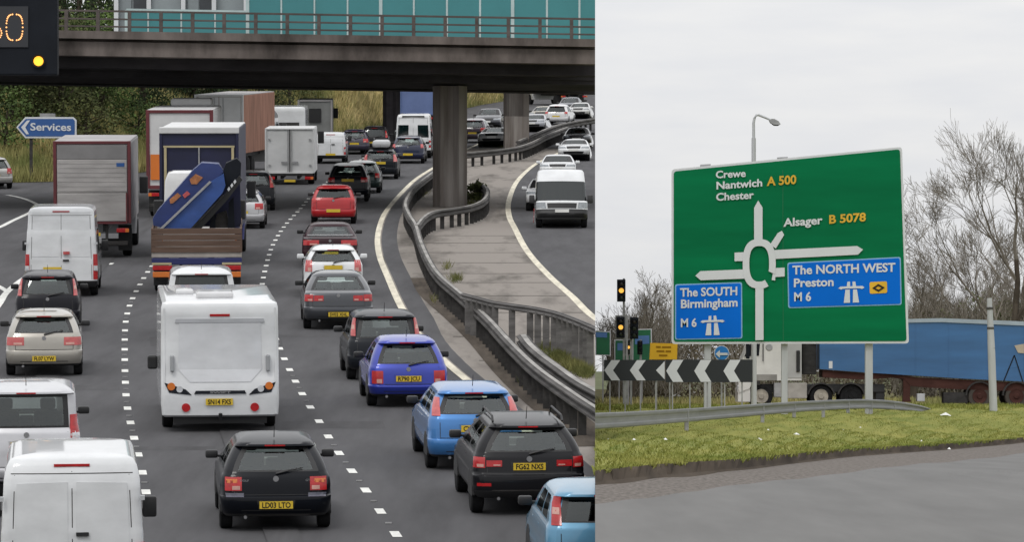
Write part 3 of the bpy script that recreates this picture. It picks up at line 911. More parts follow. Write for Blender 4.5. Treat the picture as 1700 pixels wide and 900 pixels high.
# ------------------------------------------------------------------ vehicles
PAINT = {}
def paint(c, metal=0.0, rough=0.32):
    k = (c, metal)
    if k not in PAINT:
        PAINT[k] = mat('paint', c, rough, metal, 0.9 if sum(c) > .06 else .32, spec=0.25 if sum(c) > .06 else .08, var=0.10, scale=(1.3, 1.0, 2.5), detail=5)
    return PAINT[k]
TAGS = ['r'] * 4 + ['c'] * 4 + ['s0', 's1', 'sw', 'sb', 'sw', 'sa', 's6'] + ['d'] * 4 + ['f'] * 4
SFR = [0.02, 0.10, 0.42, 0.48, 0.84, 0.93, 1.0]
class Body:
    """stack of plan outlines from the sills to the roof"""
    def __init__(s, rows, bow=0.05, fbow=0.10, rc=0.16, fc=0.28):
        s.rows, s.bow, s.fbow, s.rc, s.fc = rows, bow, fbow, rc, fc
    def at(s, z):
        r = s.rows
        if z <= r[0][0]: return r[0][1:4]
        for a_, b_ in zip(r, r[1:]):
            if z <= b_[0]:
                t = (z - a_[0]) / max(1e-6, b_[0] - a_[0])
                return tuple(a_[i] + (b_[i] - a_[i]) * t for i in (1, 2, 3))
        return r[-1][1:4]
    def half(s, z):
        hw, yr, yf = s.at(z)
        rc = min(s.rc, hw * 0.4, (yf - yr) * 0.3)
        fc = min(s.fc, hw * 0.4, (yf - yr) * 0.3)
        P = []
        xi = hw - rc
        yb = lambda x: yr + s.bow * (x / hw) ** 2
        for t in (0, .3, .6, .85, 1): P.append((xi * t, yb(xi * t)))
        yc = yb(xi)
        for a_ in (22.5, 45, 67.5, 90): P.append((xi + rc * math.sin(rad(a_)), yc + rc * (1 - math.cos(rad(a_)))))
        ys_, xf = yc + rc, hw - fc
        fb = lambda x: yf - s.fbow * (x / hw) ** 2
        ye = fb(xf) - fc
        for t in SFR: P.append((hw, ys_ + (ye - ys_) * t))
        for a_ in (22.5, 45, 67.5, 90): P.append((xf + fc * math.cos(rad(a_)), ye + fc * math.sin(rad(a_))))
        for t in (.85, .6, .3, 0): P.append((xf * t, fb(xf * t)))
        return P
    def ring(s, z):
        h = s.half(z)
        return h + [(-x, y) for x, y in h[1:-1][::-1]]
    def surf(s, u, z, front=False):
        h = s.half(z)
        if front: h = h[::-1]
        a_ = abs(u)
        acc = 0
        for p, q in zip(h, h[1:]):
            l_ = math.hypot(q[0] - p[0], q[1] - p[1])
            if acc + l_ >= a_:
                t = (a_ - acc) / max(l_, 1e-6)
                x, y = p[0] + (q[0] - p[0]) * t, p[1] + (q[1] - p[1]) * t
                d = ((q[0] - p[0]) / l_, (q[1] - p[1]) / l_)
                n = (d[1], -d[0]) if not front else (-d[1], d[0])
                sg = 1 if u >= 0 else -1
                return Vector((x * sg, y, z)), Vector((n[0] * sg, n[1], 0))
            acc += l_
        return Vector((h[-1][0], h[-1][1], z)), Vector((0, 1, 0))
    def patch(s, mb, quad, off=0.008, nu=5, nv=3, front=False, m=0):
        """quad: four (u, z) corners, laid on the skin like a lens or a panel with a rim"""
        P = []
        for j in range(nv + 1):
            for i in range(nu + 1):
                a_, b_ = i / nu, j / nv
                u = (quad[0][0] * (1 - a_) + quad[1][0] * a_) * (1 - b_) + (quad[3][0] * (1 - a_) + quad[2][0] * a_) * b_
                z = (quad[0][1] * (1 - a_) + quad[1][1] * a_) * (1 - b_) + (quad[3][1] * (1 - a_) + quad[2][1] * a_) * b_
                P.append(s.surf(u, z, front))
        N = (nu + 1)
        v = [p + n * off for p, n in P] + [p - n * 0.01 for p, n in P]
        k = len(P)
        f = [(j * N + i, j * N + i + 1, (j + 1) * N + i + 1, (j + 1) * N + i) for j in range(nv) for i in range(nu)]
        rim = [i for i in range(N)] + [j * N + nu for j in range(1, nv + 1)] + [nv * N + i for i in range(nu - 1, -1, -1)] + [j * N for j in range(nv - 1, 0, -1)]
        f += [(rim[i], rim[i - 1], rim[i - 1] + k, rim[i] + k) for i in range(len(rim))]
        mb.mesh(v, f, m)

M_LENSP = mat('pinkish_lens', (.50, .26, .22), .25, coat=.4, var=.2, scale=(10, 10, 10))
WHEELS = {}
def wheel(root, x, y, r, w, off, rim=M_RIM):
    k = (round(r, 3), round(w, 3), rim.name)
    if k not in WHEELS:
        mb = MB()
        h = w / 2
        mb.lathe([(-h, r * .66), (-h, r * .9), (-h * .8, r * .985), (-h * .3, r), (h * .3, r), (h * .8, r * .985), (h, r * .9), (h, r * .66)], (0, 0, 0), 'x', 22)
        a_ = mb.build('wheel', M_RUB, None, True)
        mb = MB()
        for sg in (-1, 1):
            mb.lathe([(sg * (h - 0.03), r * .64), (sg * (h - 0.004), r * .67), (sg * (h - 0.01), r * .6), (sg * (h - 0.03), r * .3), (sg * (h - 0.005), r * .16)], (0, 0, 0), 'x', 18)
        b_ = mb.build('rim', rim, None, True)
        WHEELS[k] = (a_.data, b_.data)
        bpy.data.objects.remove(a_)
        bpy.data.objects.remove(b_)
    t_ = bpy.data.objects.new('wheel', WHEELS[k][0])
    COL.objects.link(t_)
    t_.parent = root
    t_.location = (x, y + off, r)
    q = bpy.data.objects.new('rim', WHEELS[k][1])
    COL.objects.link(q)
    q.parent = t_

def plate(root, x, y, z, txt, oy, front=False, w=0.52, h=0.115):
    mb = MB()
    sg = 1 if front else -1
    mb.box(x - w / 2, x + w / 2, y + sg * 0.004, y + sg * 0.018, z - h / 2, z + h / 2)
    o = mb.build('number_plate', M_PLW if front else M_PLY, root, loc=(0, oy, 0))
    if txt:
        v, f, tw = text_geo(txt, 0.025)
        k = w * 0.86 / tw
        kz = h * 0.72 / 0.69
        mb = MB()
        mb.mesh([(x + (a_ * k - w * .43) * (-1 if front else 1), y + sg * 0.0205, z - h * .36 + b_ * kz) for a_, b_ in v], f)
        mb.build('plate_lettering', M_INK, o)
    return o

def mirrors(B, root, y, z, m, oy, w=0.2, h=0.13, out=0.04):
    for sg in (-1, 1):
        hw = B.at(z)[0]
        mb = MB()
        x0_, x1_ = hw + out, hw + out + w
        mb.box(min(sg * x0_, sg * x1_), max(sg * x0_, sg * x1_), y - 0.04, y + 0.09, z - h / 2, z + h / 2, bev=0.03)
        mb.box(min(sg * (hw - 0.05), sg * x0_), max(sg * (hw - 0.05), sg * x0_) + 0.01, y, y + 0.05, z - h * .4, z - h * .1)
        mb.build('wing_mirror', m, root, True, loc=(0, oy, 0))

def car(name, label, px, py, kind, col, W=1.72, H=1.45, L=4.1, belt=None, metal=0.0, yaw=None, dyaw=0.0, rev=False, lamps=(), plate_z=0.62, plate_on='tailgate', txt=None, zb=0.55, zbot=0.24,
        tum=0.735, rs=None, trim=0.0, wb=None, r=0.30, tint=False, cat='car', group=None, mirror=True, extra=None, glz=0.0, wipe=True, seats=True, rail=False, plate_x=0.0, bow=0.07):
    est = kind in ('estate', 'suv', 'mpv')
    belt = belt or (0.62 * H if kind != 'saloon' else 0.66 * H)
    h2 = W / 2
    rsl = rs if rs is not None else {'hatch': 0.36, 'estate': 0.26, 'suv': 0.24, 'mpv': 0.20, 'saloon': 0.62}[kind]
    cowl, ws = (1.15, 1.85) if kind != 'mpv' else (0.85, 1.6)
    boot = 0.42 if kind == 'saloon' else 0.0
    g0, g1 = belt + 0.035 + glz, H - (0.15 if kind != 'saloon' else 0.12)
    nose = min(0.72, belt - 0.16)
    y0 = 0.11
    rows = [(zbot, h2 * .90, .12, L - .20), (zbot + .05, h2 * .955, .05, L - .08), (0.42, h2 * .985, .005, L), (zb - .02, h2 * .995, 0, L - .01), (zb, h2 * .995, .012, L - .02), (zb + .015, h2 * .985, .045, L - .03),
            (nose, h2 * .99, .065, L - .12), (belt - .07, h2 * .975, y0 - .02, L - .75), (belt - .02, h2 * .955, y0 + .005, L - cowl + .12)]
    if boot: rows += [(belt - .005, h2 * .945, y0 + .03, L - cowl + .04), (belt + .012, h2 * .93, y0 + boot, L - cowl)]
    else: rows += [(belt, h2 * .94, y0 + .02, L - cowl)]
    yb0 = y0 + .02 + boot
    GT_ = (0, .07, .36, .66, .93, 1)
    nG = 5
    for i in range(nG + 1):
        t = GT_[i]
        z = g0 + (g1 - g0) * t
        hw = h2 * (0.925 + (tum - 0.925) * (t ** 1.35))
        rows.append((z, hw, yb0 + .02 + rsl * (t ** 1.1), L - cowl - (ws - cowl) * (0.06 + 0.94 * t)))
    ly, lf = yb0 + .02 + rsl, L - ws
    sp_ = 0.09 if kind != 'saloon' else -0.03
    rows += [(g1 + .025, h2 * tum * .975, ly - sp_ * .9, lf - .05), (H - .095, h2 * tum * .945, ly - sp_ * .8, lf - .10), (H - .068, h2 * tum * .90, ly + .05, lf - .16), (H - .036, h2 * tum * .80, ly + .14 * (lf - ly), lf - .14 * (lf - ly)), (H - .012, h2 * tum * .64, ly + .30 * (lf - ly), lf - .26 * (lf - ly)), (H, h2 * tum * .4, ly + .48 * (lf - ly), lf - .38 * (lf - ly))]
    B = Body(rows, bow, 0.14, 0.22, 0.32)
    RG = [B.ring(q[0]) for q in rows]
    n = len(RG[0])
    half = len(TAGS)
    ax = 0.68 if kind != 'mpv' else 0.6
    fx = L - 0.82
    oy = -fx if rev else -ax
    if yaw is None: yaw = yaw_at(px, py, [gRE] if rev else [gD1, gD2, gE1])
    root = thing(name, label, cat, gl(px, py), group, yaw + dyaw + (math.pi if rev else 0), -PITCH if rev else PITCH)
    if rev:
        root.rotation_mode = 'ZYX'
    parts = {}
    pm = paint(col, metal)
    gm = M_GLASSD if tint else M_GLASS
    for i in range(len(RG) - 1):
        za, zc = rows[i][0], rows[i + 1][0]
        isg = za >= g0 - 1e-4 and zc <= g1 + 1e-4
        for k in range(n):
            kk = k if k < half else n - 1 - k
            tg = TAGS[kk]
            key = ('body', 0)
            zm = (za + zc) / 2
            if isg:
                if tg == 'r' or kk == 4: key = ('rear_window', 1)
                elif tg == 'f' or (rev and kk in (17, 18)): key = ('windscreen', 1)
                elif tg == 'sw': key = ('side_window_r' if k < half else 'side_window_l', 1)
            elif tg in ('r', 'c') and zm < zb + .005: key = ('rear_bumper', 0)
            elif (tg == 'r' or kk == 4) and zm < g0 + .001: key = ('tailgate', 0)
            mb = parts.setdefault(key[0], MB())
            a_, b_ = k, (k + 1) % n
            mi = 1 if (zm < max(trim, .31) and key[0] in ('body', 'rear_bumper')) else 0
            if key[0] in ('rear_window', 'windscreen') and (kk in (4, 17, 18) or zm < g0 + (g1 - g0) * .07 or zm > g0 + (g1 - g0) * .93): mi = 1
            mb.face([RG[i][a_] + (za,), RG[i][b_] + (za,), RG[i + 1][b_] + (zc,), RG[i + 1][a_] + (zc,)], mi)
    parts['body'].face([p + (rows[-1][0],) for p in RG[-1]], 0)
    parts['body'].face([p + (rows[0][0],) for p in RG[0]][::-1], 1)
    for k, mb in parts.items():
        gls = 'window' in k or k == 'windscreen'
        o = mb.build(k[:11] if k.startswith('side_window') else k, [gm, M_BLACK] if gls else [pm, M_BLACK], root, True, (0, oy, 0), 50)
    zi = belt - 0.12
    mb = MB()
    i_ = [p for p in B.ring(zi)]
    mb.face([(x * .96, yr_ * .985 + .03, zi) for x, yr_ in i_])
    mb.box(-h2 * .8, h2 * .8, L - cowl - .35, L - cowl + .05, zi, zi + .1)
    mb.build('parcel_shelf', M_SHELF, root, loc=(0, oy, 0))
    if seats:
        for sg in (-1, 1):
            mb = MB()
            cx_ = sg * W * .20
            mb.box(cx_ - .24, cx_ + .24, L * .50, L * .50 + .12, zi - .1, belt + .14, bev=.05)
            mb.box(cx_ - .13, cx_ + .13, L * .50 - .01, L * .50 + .09, belt + .17, belt + .36, bev=.04)
            mb.build('seat', M_SEAT, root, True, (0, oy, 0))
        mb = MB()
        for cx_ in (-W * .22, 0, W * .22): mb.box(cx_ - .12, cx_ + .12, L * .24, L * .24 + .09, belt + .02, belt + .17, bev=.04)
        mb.box(-h2 * .78, h2 * .78, L * .24, L * .24 + .14, zi, belt + .04, bev=.04)
        mb.build('rear_seat', M_SEAT, root, True, (0, oy, 0))
    for sg in (-1, 1):
        for (q, z_) in (('a', ax), ('f', fx)): wheel(root, sg * (h2 - 0.105), z_, r, 0.2, oy)
    for yv in (ax, fx):
        for sg in (-1, 1):
            mb = MB()
            c = (sg * (h2 * .995 + .004), yv, r)
            pts = [(c[0], yv + (r + .06) * math.cos(rad(a_)), max(zbot + .01, r + (r + .06) * math.sin(rad(a_)))) for a_ in range(-20, 201, 20)]
            mb.prism(pts, (-sg * .05, 0, 0))
            mb.build('wheel_arch', M_BLACK, root, loc=(0, oy, 0))
    for (u0, u1, z0, z1, lm) in lamps:
        for sg in (-1, 1):
            mb = MB()
            B.patch(mb, [(sg * u0, z0), (sg * u1, z0), (sg * u1, z1), (sg * u0, z1)], 0.012, 6, 4)
            o = mb.build('tail_light', lm, root, True, (0, oy, 0), 30)
            if z1 - z0 < .34 and u1 - u0 > .2 and lm is not M_ORANGE:
                mb = MB()
                um, un = u0 + (u1 - u0) * .1, u0 + (u1 - u0) * .55
                B.patch(mb, [(sg * um, z0 + .015), (sg * un, z0 + .015), (sg * un, z0 + (z1 - z0) * .36), (sg * um, z0 + (z1 - z0) * .36)], 0.015, 3, 1)
                mb.build('reversing_lamp', M_LENSP, o)
            if z1 - z0 > .34:
                mb = MB()
                zc_ = z0 + (z1 - z0) * .38
                B.patch(mb, [(sg * (u0 + .02), zc_), (sg * (u1 - .02), zc_), (sg * (u1 - .02), zc_ + .09), (sg * (u0 + .02), zc_ + .09)], 0.015, 3, 1)
                mb.build('indicator', M_LENSP, o)
    p_, n_ = B.surf(plate_x, plate_z)
    plate(root, plate_x, p_.y, plate_z, txt, oy)
    mb = MB()
    B.patch(mb, [(-.30, plate_z + .075), (.30, plate_z + .075), (.27, plate_z - .08), (-.27, plate_z - .08)], 0.003)  # flat patch, shade of the recess painted as darker body colour
    mb.build('plate_recess_shade', M_BLACK if sum(col) < .2 else paint(tuple(c * .8 for c in col)), root, loc=(0, oy, 0))
    # front
    for sg in (-1, 1):
        mb = MB()
        B.patch(mb, [(sg * h2 * .48, nose - .12), (sg * h2 * 1.05, nose - .10), (sg * h2 * 1.12, nose + .06), (sg * h2 * .52, nose + .01)], .012, 6, 3, True)
        mb.build('headlight', M_HEAD, root, True, (0, oy, 0))
    mb = MB()
    B.patch(mb, [(-h2 * .42, nose - .14), (h2 * .42, nose - .14), (h2 * .45, nose), (-h2 * .45, nose)], .01, 5, 3, True)
    B.patch(mb, [(-h2 * .6, .30), (h2 * .6, .30), (h2 * .66, .42), (-h2 * .66, .42)], .01, 5, 3, True)
    mb.build('grille', M_BLACK, root, loc=(0, oy, 0))
    if rev: plate(root, 0, L - .01, .48, None, oy, True)
    if mirror: mirrors(B, root, L - cowl - .42, belt + .07, pm if sum(col) > 1.6 else M_BLACK, oy)
    for sg in (-1, 1):
        mb = MB()
        B.patch(mb, [(sg * (h2 * .75), zb + .034), (sg * (h2 * .75) + .012, zb + .034), (sg * (h2 * .75) + .012, belt - .03), (sg * h2 * .75, belt - .03)], .002, 1, 4)
        mb.build('tailgate_side_seam', M_BLACK, root, loc=(0, oy, 0))
    mb = MB()
    B.patch(mb, [(-h2 * .75, zb + .018), (h2 * .75, zb + .018), (h2 * .75, zb + .030), (-h2 * .75, zb + .030)], .002, 6, 1)
    mb.build('tailgate_seam', M_BLACK, root, loc=(0, oy, 0))
    for sg in (-1, 1):
        for fr in (.42, .64):
            y_ = L * fr
            mb = MB()
            mb.face([(sg * (h2 * .995 + .003), y_, .36), (sg * (h2 * .995 + .003), y_ + .015, .36), (sg * (h2 * .965 + .006), y_ + .015, belt - .05), (sg * (h2 * .965 + .006), y_, belt - .05)])
            mb.build('door_seam', M_BLACK, root, loc=(0, oy, 0))
    mb = MB()
    B.patch(mb, [(-h2 * .62, .335), (h2 * .62, .335), (h2 * .62, .35), (-h2 * .62, .35)], .002, 6, 1)
    mb.build('bumper_crease', M_BLACK, root, loc=(0, oy, 0))
    for sg in (-1, 1):
        for fr in (.37, .60):
            mb = MB()
            xo = sg * (h2 * .97 + .012)
            mb.box(min(xo, xo - sg * .03), max(xo, xo - sg * .03), L * fr, L * fr + .18, belt - .14, belt - .11, bev=.008)
            mb.build('door_handle', pm, root, loc=(0, oy, 0))
    if wipe and kind != 'saloon':
        mb = MB()
        q0, q1 = B.surf(0.0, belt + .01 + glz)[0], B.surf(.42, belt + .09 + glz)[0]
        mb.tube([q0 + Vector((0, -.03, 0)), (q0 + q1) / 2 + Vector((0, -.05, .01)), q1 + Vector((0, -.03, 0))], [.018, .014, .008], 5)
        mb.build('wiper', M_BLACK, root, loc=(0, oy, 0))
    mb = MB()
    mb.disc((0, B.surf(0, belt - .07)[0].y - .004, belt - .07), .045, 'y', 14, 0, .012)
    mb.build('badge', M_RIM, root, loc=(0, oy, 0))
    mb = MB()
    mb.lathe([(0, .03), (.0, .022), (.12, .022), (.12, .03)], (-h2 * .55, .03, zbot + .0), 'y', 10)
    mb.build('exhaust_pipe', M_RIM, root, loc=(0, oy, 0))
    mb = MB()
    mb.tube([(0, ly + .25, H - .01), (0, ly + .12, H + .2)], [.008, .004], 5)
    if kind != 'saloon' and py < 900: mb.build('aerial', M_BLACK, root, loc=(0, oy, 0))
    if kind != 'saloon':
        mb = MB()
        mb.box(-.16, .16, ly - sp_ * .9 - .012, ly - sp_ * .9 + .03, g1 + .028, g1 + .048)
        mb.build('brake_light', M_RED, root, loc=(0, oy, 0))
    if rail:
        for sg in (-1, 1):
            mb = MB()
            xr = sg * h2 * tum * .88
            mb.tube([(xr, ly + .02, H - .03), (xr, ly + .15, H + .05), (xr, lf - .5, H + .05), (xr, lf - .3, H - .04)], .018, 6)
            mb.build('roof_rail', M_BLACK, root, loc=(0, oy, 0))
    if extra: extra(root, B, oy)
    return root

WH = (0.62, 0.63, 0.64)
BK = (0.004, 0.005, 0.008)
RE_ = M_RED
def block(u0, u1, z0, z1, m=M_RED): return (u0, u1, z0, z1, m)

# ---- right-hand lane, nearest first
def x_golf(root, B, oy):
    for (x_, s_, w_) in ((-.56, 'GOLF', .14), (.46, 'GT', .07)):
        v, f, w = text_geo(s_, .02)
        mb = MB()
        y_ = min(B.surf(x_, .80)[0].y, B.surf(x_ + w_, .80)[0].y) - .006
        mb.mesh([(x_ + a_ * w_ / w, y_, .79 + b_ * .045) for a_, b_ in v], f)
        mb.build('model_lettering', M_RIM, root, loc=(0, oy, 0))
    mb = MB(); B.patch(mb, [(-.55, .245), (.55, .245), (.5, .275), (-.5, .275)], .004)
    mb.build('bumper_lip', M_GALVOLD, root, loc=(0, oy, 0))
    sm = mat('smoked_lens', (.10, .10, .13), .2, coat=.8)
    for sg in (-1, 1):
        mb = MB(); B.patch(mb, [(sg * .50, .555), (sg * .78, .555), (sg * .80, .615), (sg * .50, .615)], .009)
        mb.build('lower_lamp', sm, root, loc=(0, oy, 0))
car('hatchback', 'black hatchback with white roof glare and yellow plate, nearest car in the middle lane', 456, 876, 'hatch', BK, 1.74, 1.43, 4.15, .90, lamps=[(.53, .80, .65, .86, M_RED), (.60, .78, .77, .83, M_ORANGE)], plate_z=.43, txt='LD03 LTO', zb=.56, extra=x_golf, bow=.05)
def x_x1(root, B, oy):
    for sg in (-1, 1):
        mb = MB(); B.patch(mb, [(sg * .62, .49), (sg * .86, .49), (sg * .86, .54), (sg * .62, .54)], .006)
        mb.build('reflector', M_RED, root, loc=(0, oy, 0))
    mb = MB(); B.patch(mb, [(-.62, .40), (.62, .40), (.60, .43), (-.60, .43)], .006)
    mb.build('bumper_trim', M_POSTD, root, loc=(0, oy, 0))
car('estate_car', 'black compact estate with roof rails and wide red tail lights beside the light blue hatchback', 873, 850, 'suv', (.010, .010, .012), 1.82, 1.53, 4.45, .99, lamps=[(.44, .69, .80, .90, M_RED), (.71, .96, .78, .95, M_RED)], plate_z=.80, txt='FG62 NXS', zb=.66, zbot=.29, trim=.50, r=.33, rail=True, extra=x_x1, tum=.70, dyaw=.012)
car('hatchback', 'light blue hatchback with pale pillar lights behind the black estate car', 785, 776, 'hatch', (.045, .17, .42), 1.70, 1.46, 4.3, .96, metal=.35, lamps=[(.62, .80, .97, 1.27, M_REDP)], plate_z=.75, txt='CY06 LHG', zb=.56, tum=.77, dyaw=.02, rs=.34)
car('hatchback', 'deep blue small hatchback with block red tail lights behind the pale blue roof', 675, 673, 'hatch', (.022, .040, .33), 1.65, 1.42, 3.75, .86, metal=.25, lamps=[(.52, .76, .50, .76, M_RED)], plate_z=.60, txt='R790 JCU', zb=.46, tum=.74, dyaw=.012)
car('hatchback', 'black small hatchback with tall red pillar lights partly behind the deep blue hatchback', 638, 629, 'mpv', (.010, .012, .016), 1.68, 1.50, 3.7, .90, lamps=[(.66, .80, .98, 1.36, M_REDP)], plate_z=.55, tum=.82, dyaw=.012)
car('saloon', 'dark grey saloon with split red lamps behind the white hatchback', 561, 545, 'saloon', (.055, .058, .066), 1.78, 1.42, 4.55, .95, metal=.4, lamps=[(.38, .62, .74, .88, M_RED), (.64, .90, .73, .90, M_RED)], plate_z=.40, txt='SV02 XHL', zb=.58, dyaw=.0)
car('hatchback', 'white hatchback with pale pink tail lights hidden behind the dark grey saloon', 553, 492, 'hatch', WH, 1.70, 1.45, 3.95, .98, lamps=[(.60, .82, .74, 1.06, M_REDP)], plate_z=.86, zb=.5, tum=.74, dyaw=.0)
def spoil(root, B, oy):
    mb = MB()
    mb.box(-.72, .72, .14, .30, 1.02, 1.05, bev=.012)
    for sg in (-1, 1): mb.box(sg * .6 - .03, sg * .6 + .03, .18, .26, .9, 1.03)
    mb.build('boot_spoiler', M_RIM, root, loc=(0, oy, 0))
car('saloon', 'dark maroon saloon with raised boot spoiler ahead of the white hatchback', 548, 443, 'saloon', (.030, .010, .014), 1.78, 1.38, 4.5, .93, lamps=[(.35, .88, .72, .88, M_RED)], plate_z=.5, extra=spoil)
car('hatchback', 'bright red small hatchback in the right lane with a long yellow plate', 554, 371, 'hatch', (.36, .010, .014), 1.72, 1.47, 3.8, .98, lamps=[(.66, .84, .80, 1.0, M_RED)], plate_z=.52, tum=.78, tint=True)
car('estate_car', 'dark off roader with wide red tail lights just ahead of the red hatchback', 578, 334, 'suv', (.010, .011, .015), 1.78, 1.62, 4.5, 1.04, lamps=[(.56, .88, .84, 1.04, M_RED)], plate_z=.92, zbot=.3, r=.34)
car('hatchback', 'dark green hatchback half hidden behind the dark off roader', 601, 320, 'hatch', (.012, .030, .028), 1.70, 1.44, 4.0, .95, lamps=[(.6, .82, .7, .9, M_RED)])
def roofbox(root, B, oy):
    mb = MB(); mb.box(-.42, .42, .7, 2.6, 1.50, 1.86, bev=.14)
    mb.build('roof_box', M_POST, root, True, (0, oy, 0))
    mb = MB()
    for yv in (1.0, 2.2): mb.box(-.6, .6, yv, yv + .05, 1.44, 1.50)
    mb.build('roof_bar', M_BLACK, root, loc=(0, oy, 0))
car('estate_car', 'black car carrying a pale grey roof box', 632, 297, 'estate', (.012, .014, .018), 1.72, 1.46, 4.4, .96, lamps=[(.64, .86, .86, 1.2, M_REDP)], plate_z=.8, extra=roofbox)
car('estate_car', 'dark blue estate car close behind the white minibus', 678, 271, 'estate', (.012, .016, .045), 1.76, 1.48, 4.5, .96, lamps=[(.68, .86, .84, 1.05, M_REDP)], plate_z=.50)
car('hatchback', 'black hatchback with pale roof edge left of the white minibus', 622, 254, 'mpv', (.012, .012, .014), 1.66, 1.55, 4.0, .92, lamps=[(.64, .8, .9, 1.3, M_RED)], tint=True)
car('hatchback', 'dull purple grey car between the small white van and the black hatchback', 589, 256, 'hatch', (.035, .030, .050), 1.70, 1.42, 4.0, lamps=[(.5, .8, .7, .9, M_RED)])
# ---- middle and left lanes
car('people_carrier', 'dark people carrier right of the blue curtain lorry, tall red tail lights', 421, 349, 'mpv', (.012, .013, .016), 1.76, 1.60, 4.4, 1.0, lamps=[(.68, .86, .95, 1.42, M_REDP)], dyaw=.03)
car('saloon', 'silver saloon tucked beside the blue curtain lorry', 401, 379, 'hatch', (.42, .42, .43), 1.76, 1.45, 4.3, .97, metal=.4, lamps=[(.52, .86, .74, .96, M_RED)])
car('hatchback', 'beige silver hatchback in the left lane with a yellow plate low down', 74, 622, 'hatch', (.34, .32, .285), 1.70, 1.42, 4.25, .93, metal=.35, lamps=[(.44, .86, .70, .88, M_REDP)], plate_z=.41, txt='FL07 LYW', zb=.58, tum=.78, rs=.5)
car('people_carrier', 'dark people carrier with red pillar lights between the white van and beige hatchback', 80, 550, 'mpv', (.010, .010, .014), 1.64, 1.50, 4.2, .92, lamps=[(.66, .80, .93, 1.34, M_REDP)], plate_z=.5, tum=.80)
car('people_carrier', 'silver van based people carrier with upright rear glass cut by the left edge', 45, 822, 'mpv', (.50, .50, .52), 1.82, 1.86, 4.2, 1.13, metal=.3, lamps=[(.73, .96, .80, 1.38, M_RED), (.76, .95, .92, 1.16, M_CLEAR)], plate_z=.88, txt='EY52 VUW', tum=.90, rs=.10, zb=.5, wipe=False, extra=None)
car('estate_car', 'silver car on the slip road at the left edge', -12, 313, 'hatch', (.45, .44, .42), 1.74, 1.46, 4.2, metal=.3, lamps=[(.6, .84, .7, .95, M_RED)], yaw=.25)
car('pickup', 'white car with dark rear window just ahead of the white motorhome', 335, 566, 'mpv', (.60, .61, .62), 1.80, 1.78, 4.6, 1.06, lamps=[(.68, .86, .9, 1.2, M_RED)], rs=.14, tum=.84, tint=True)
car('hatchback', 'light blue car in the bottom corner with a tall red pillar light', 1001, 982, 'mpv', (.10, .26, .40), 1.70, 1.49, 3.9, .98, metal=.3, lamps=[(.62, .78, .98, 1.36, M_RED)], tum=.84, dyaw=0.01, tint=True)
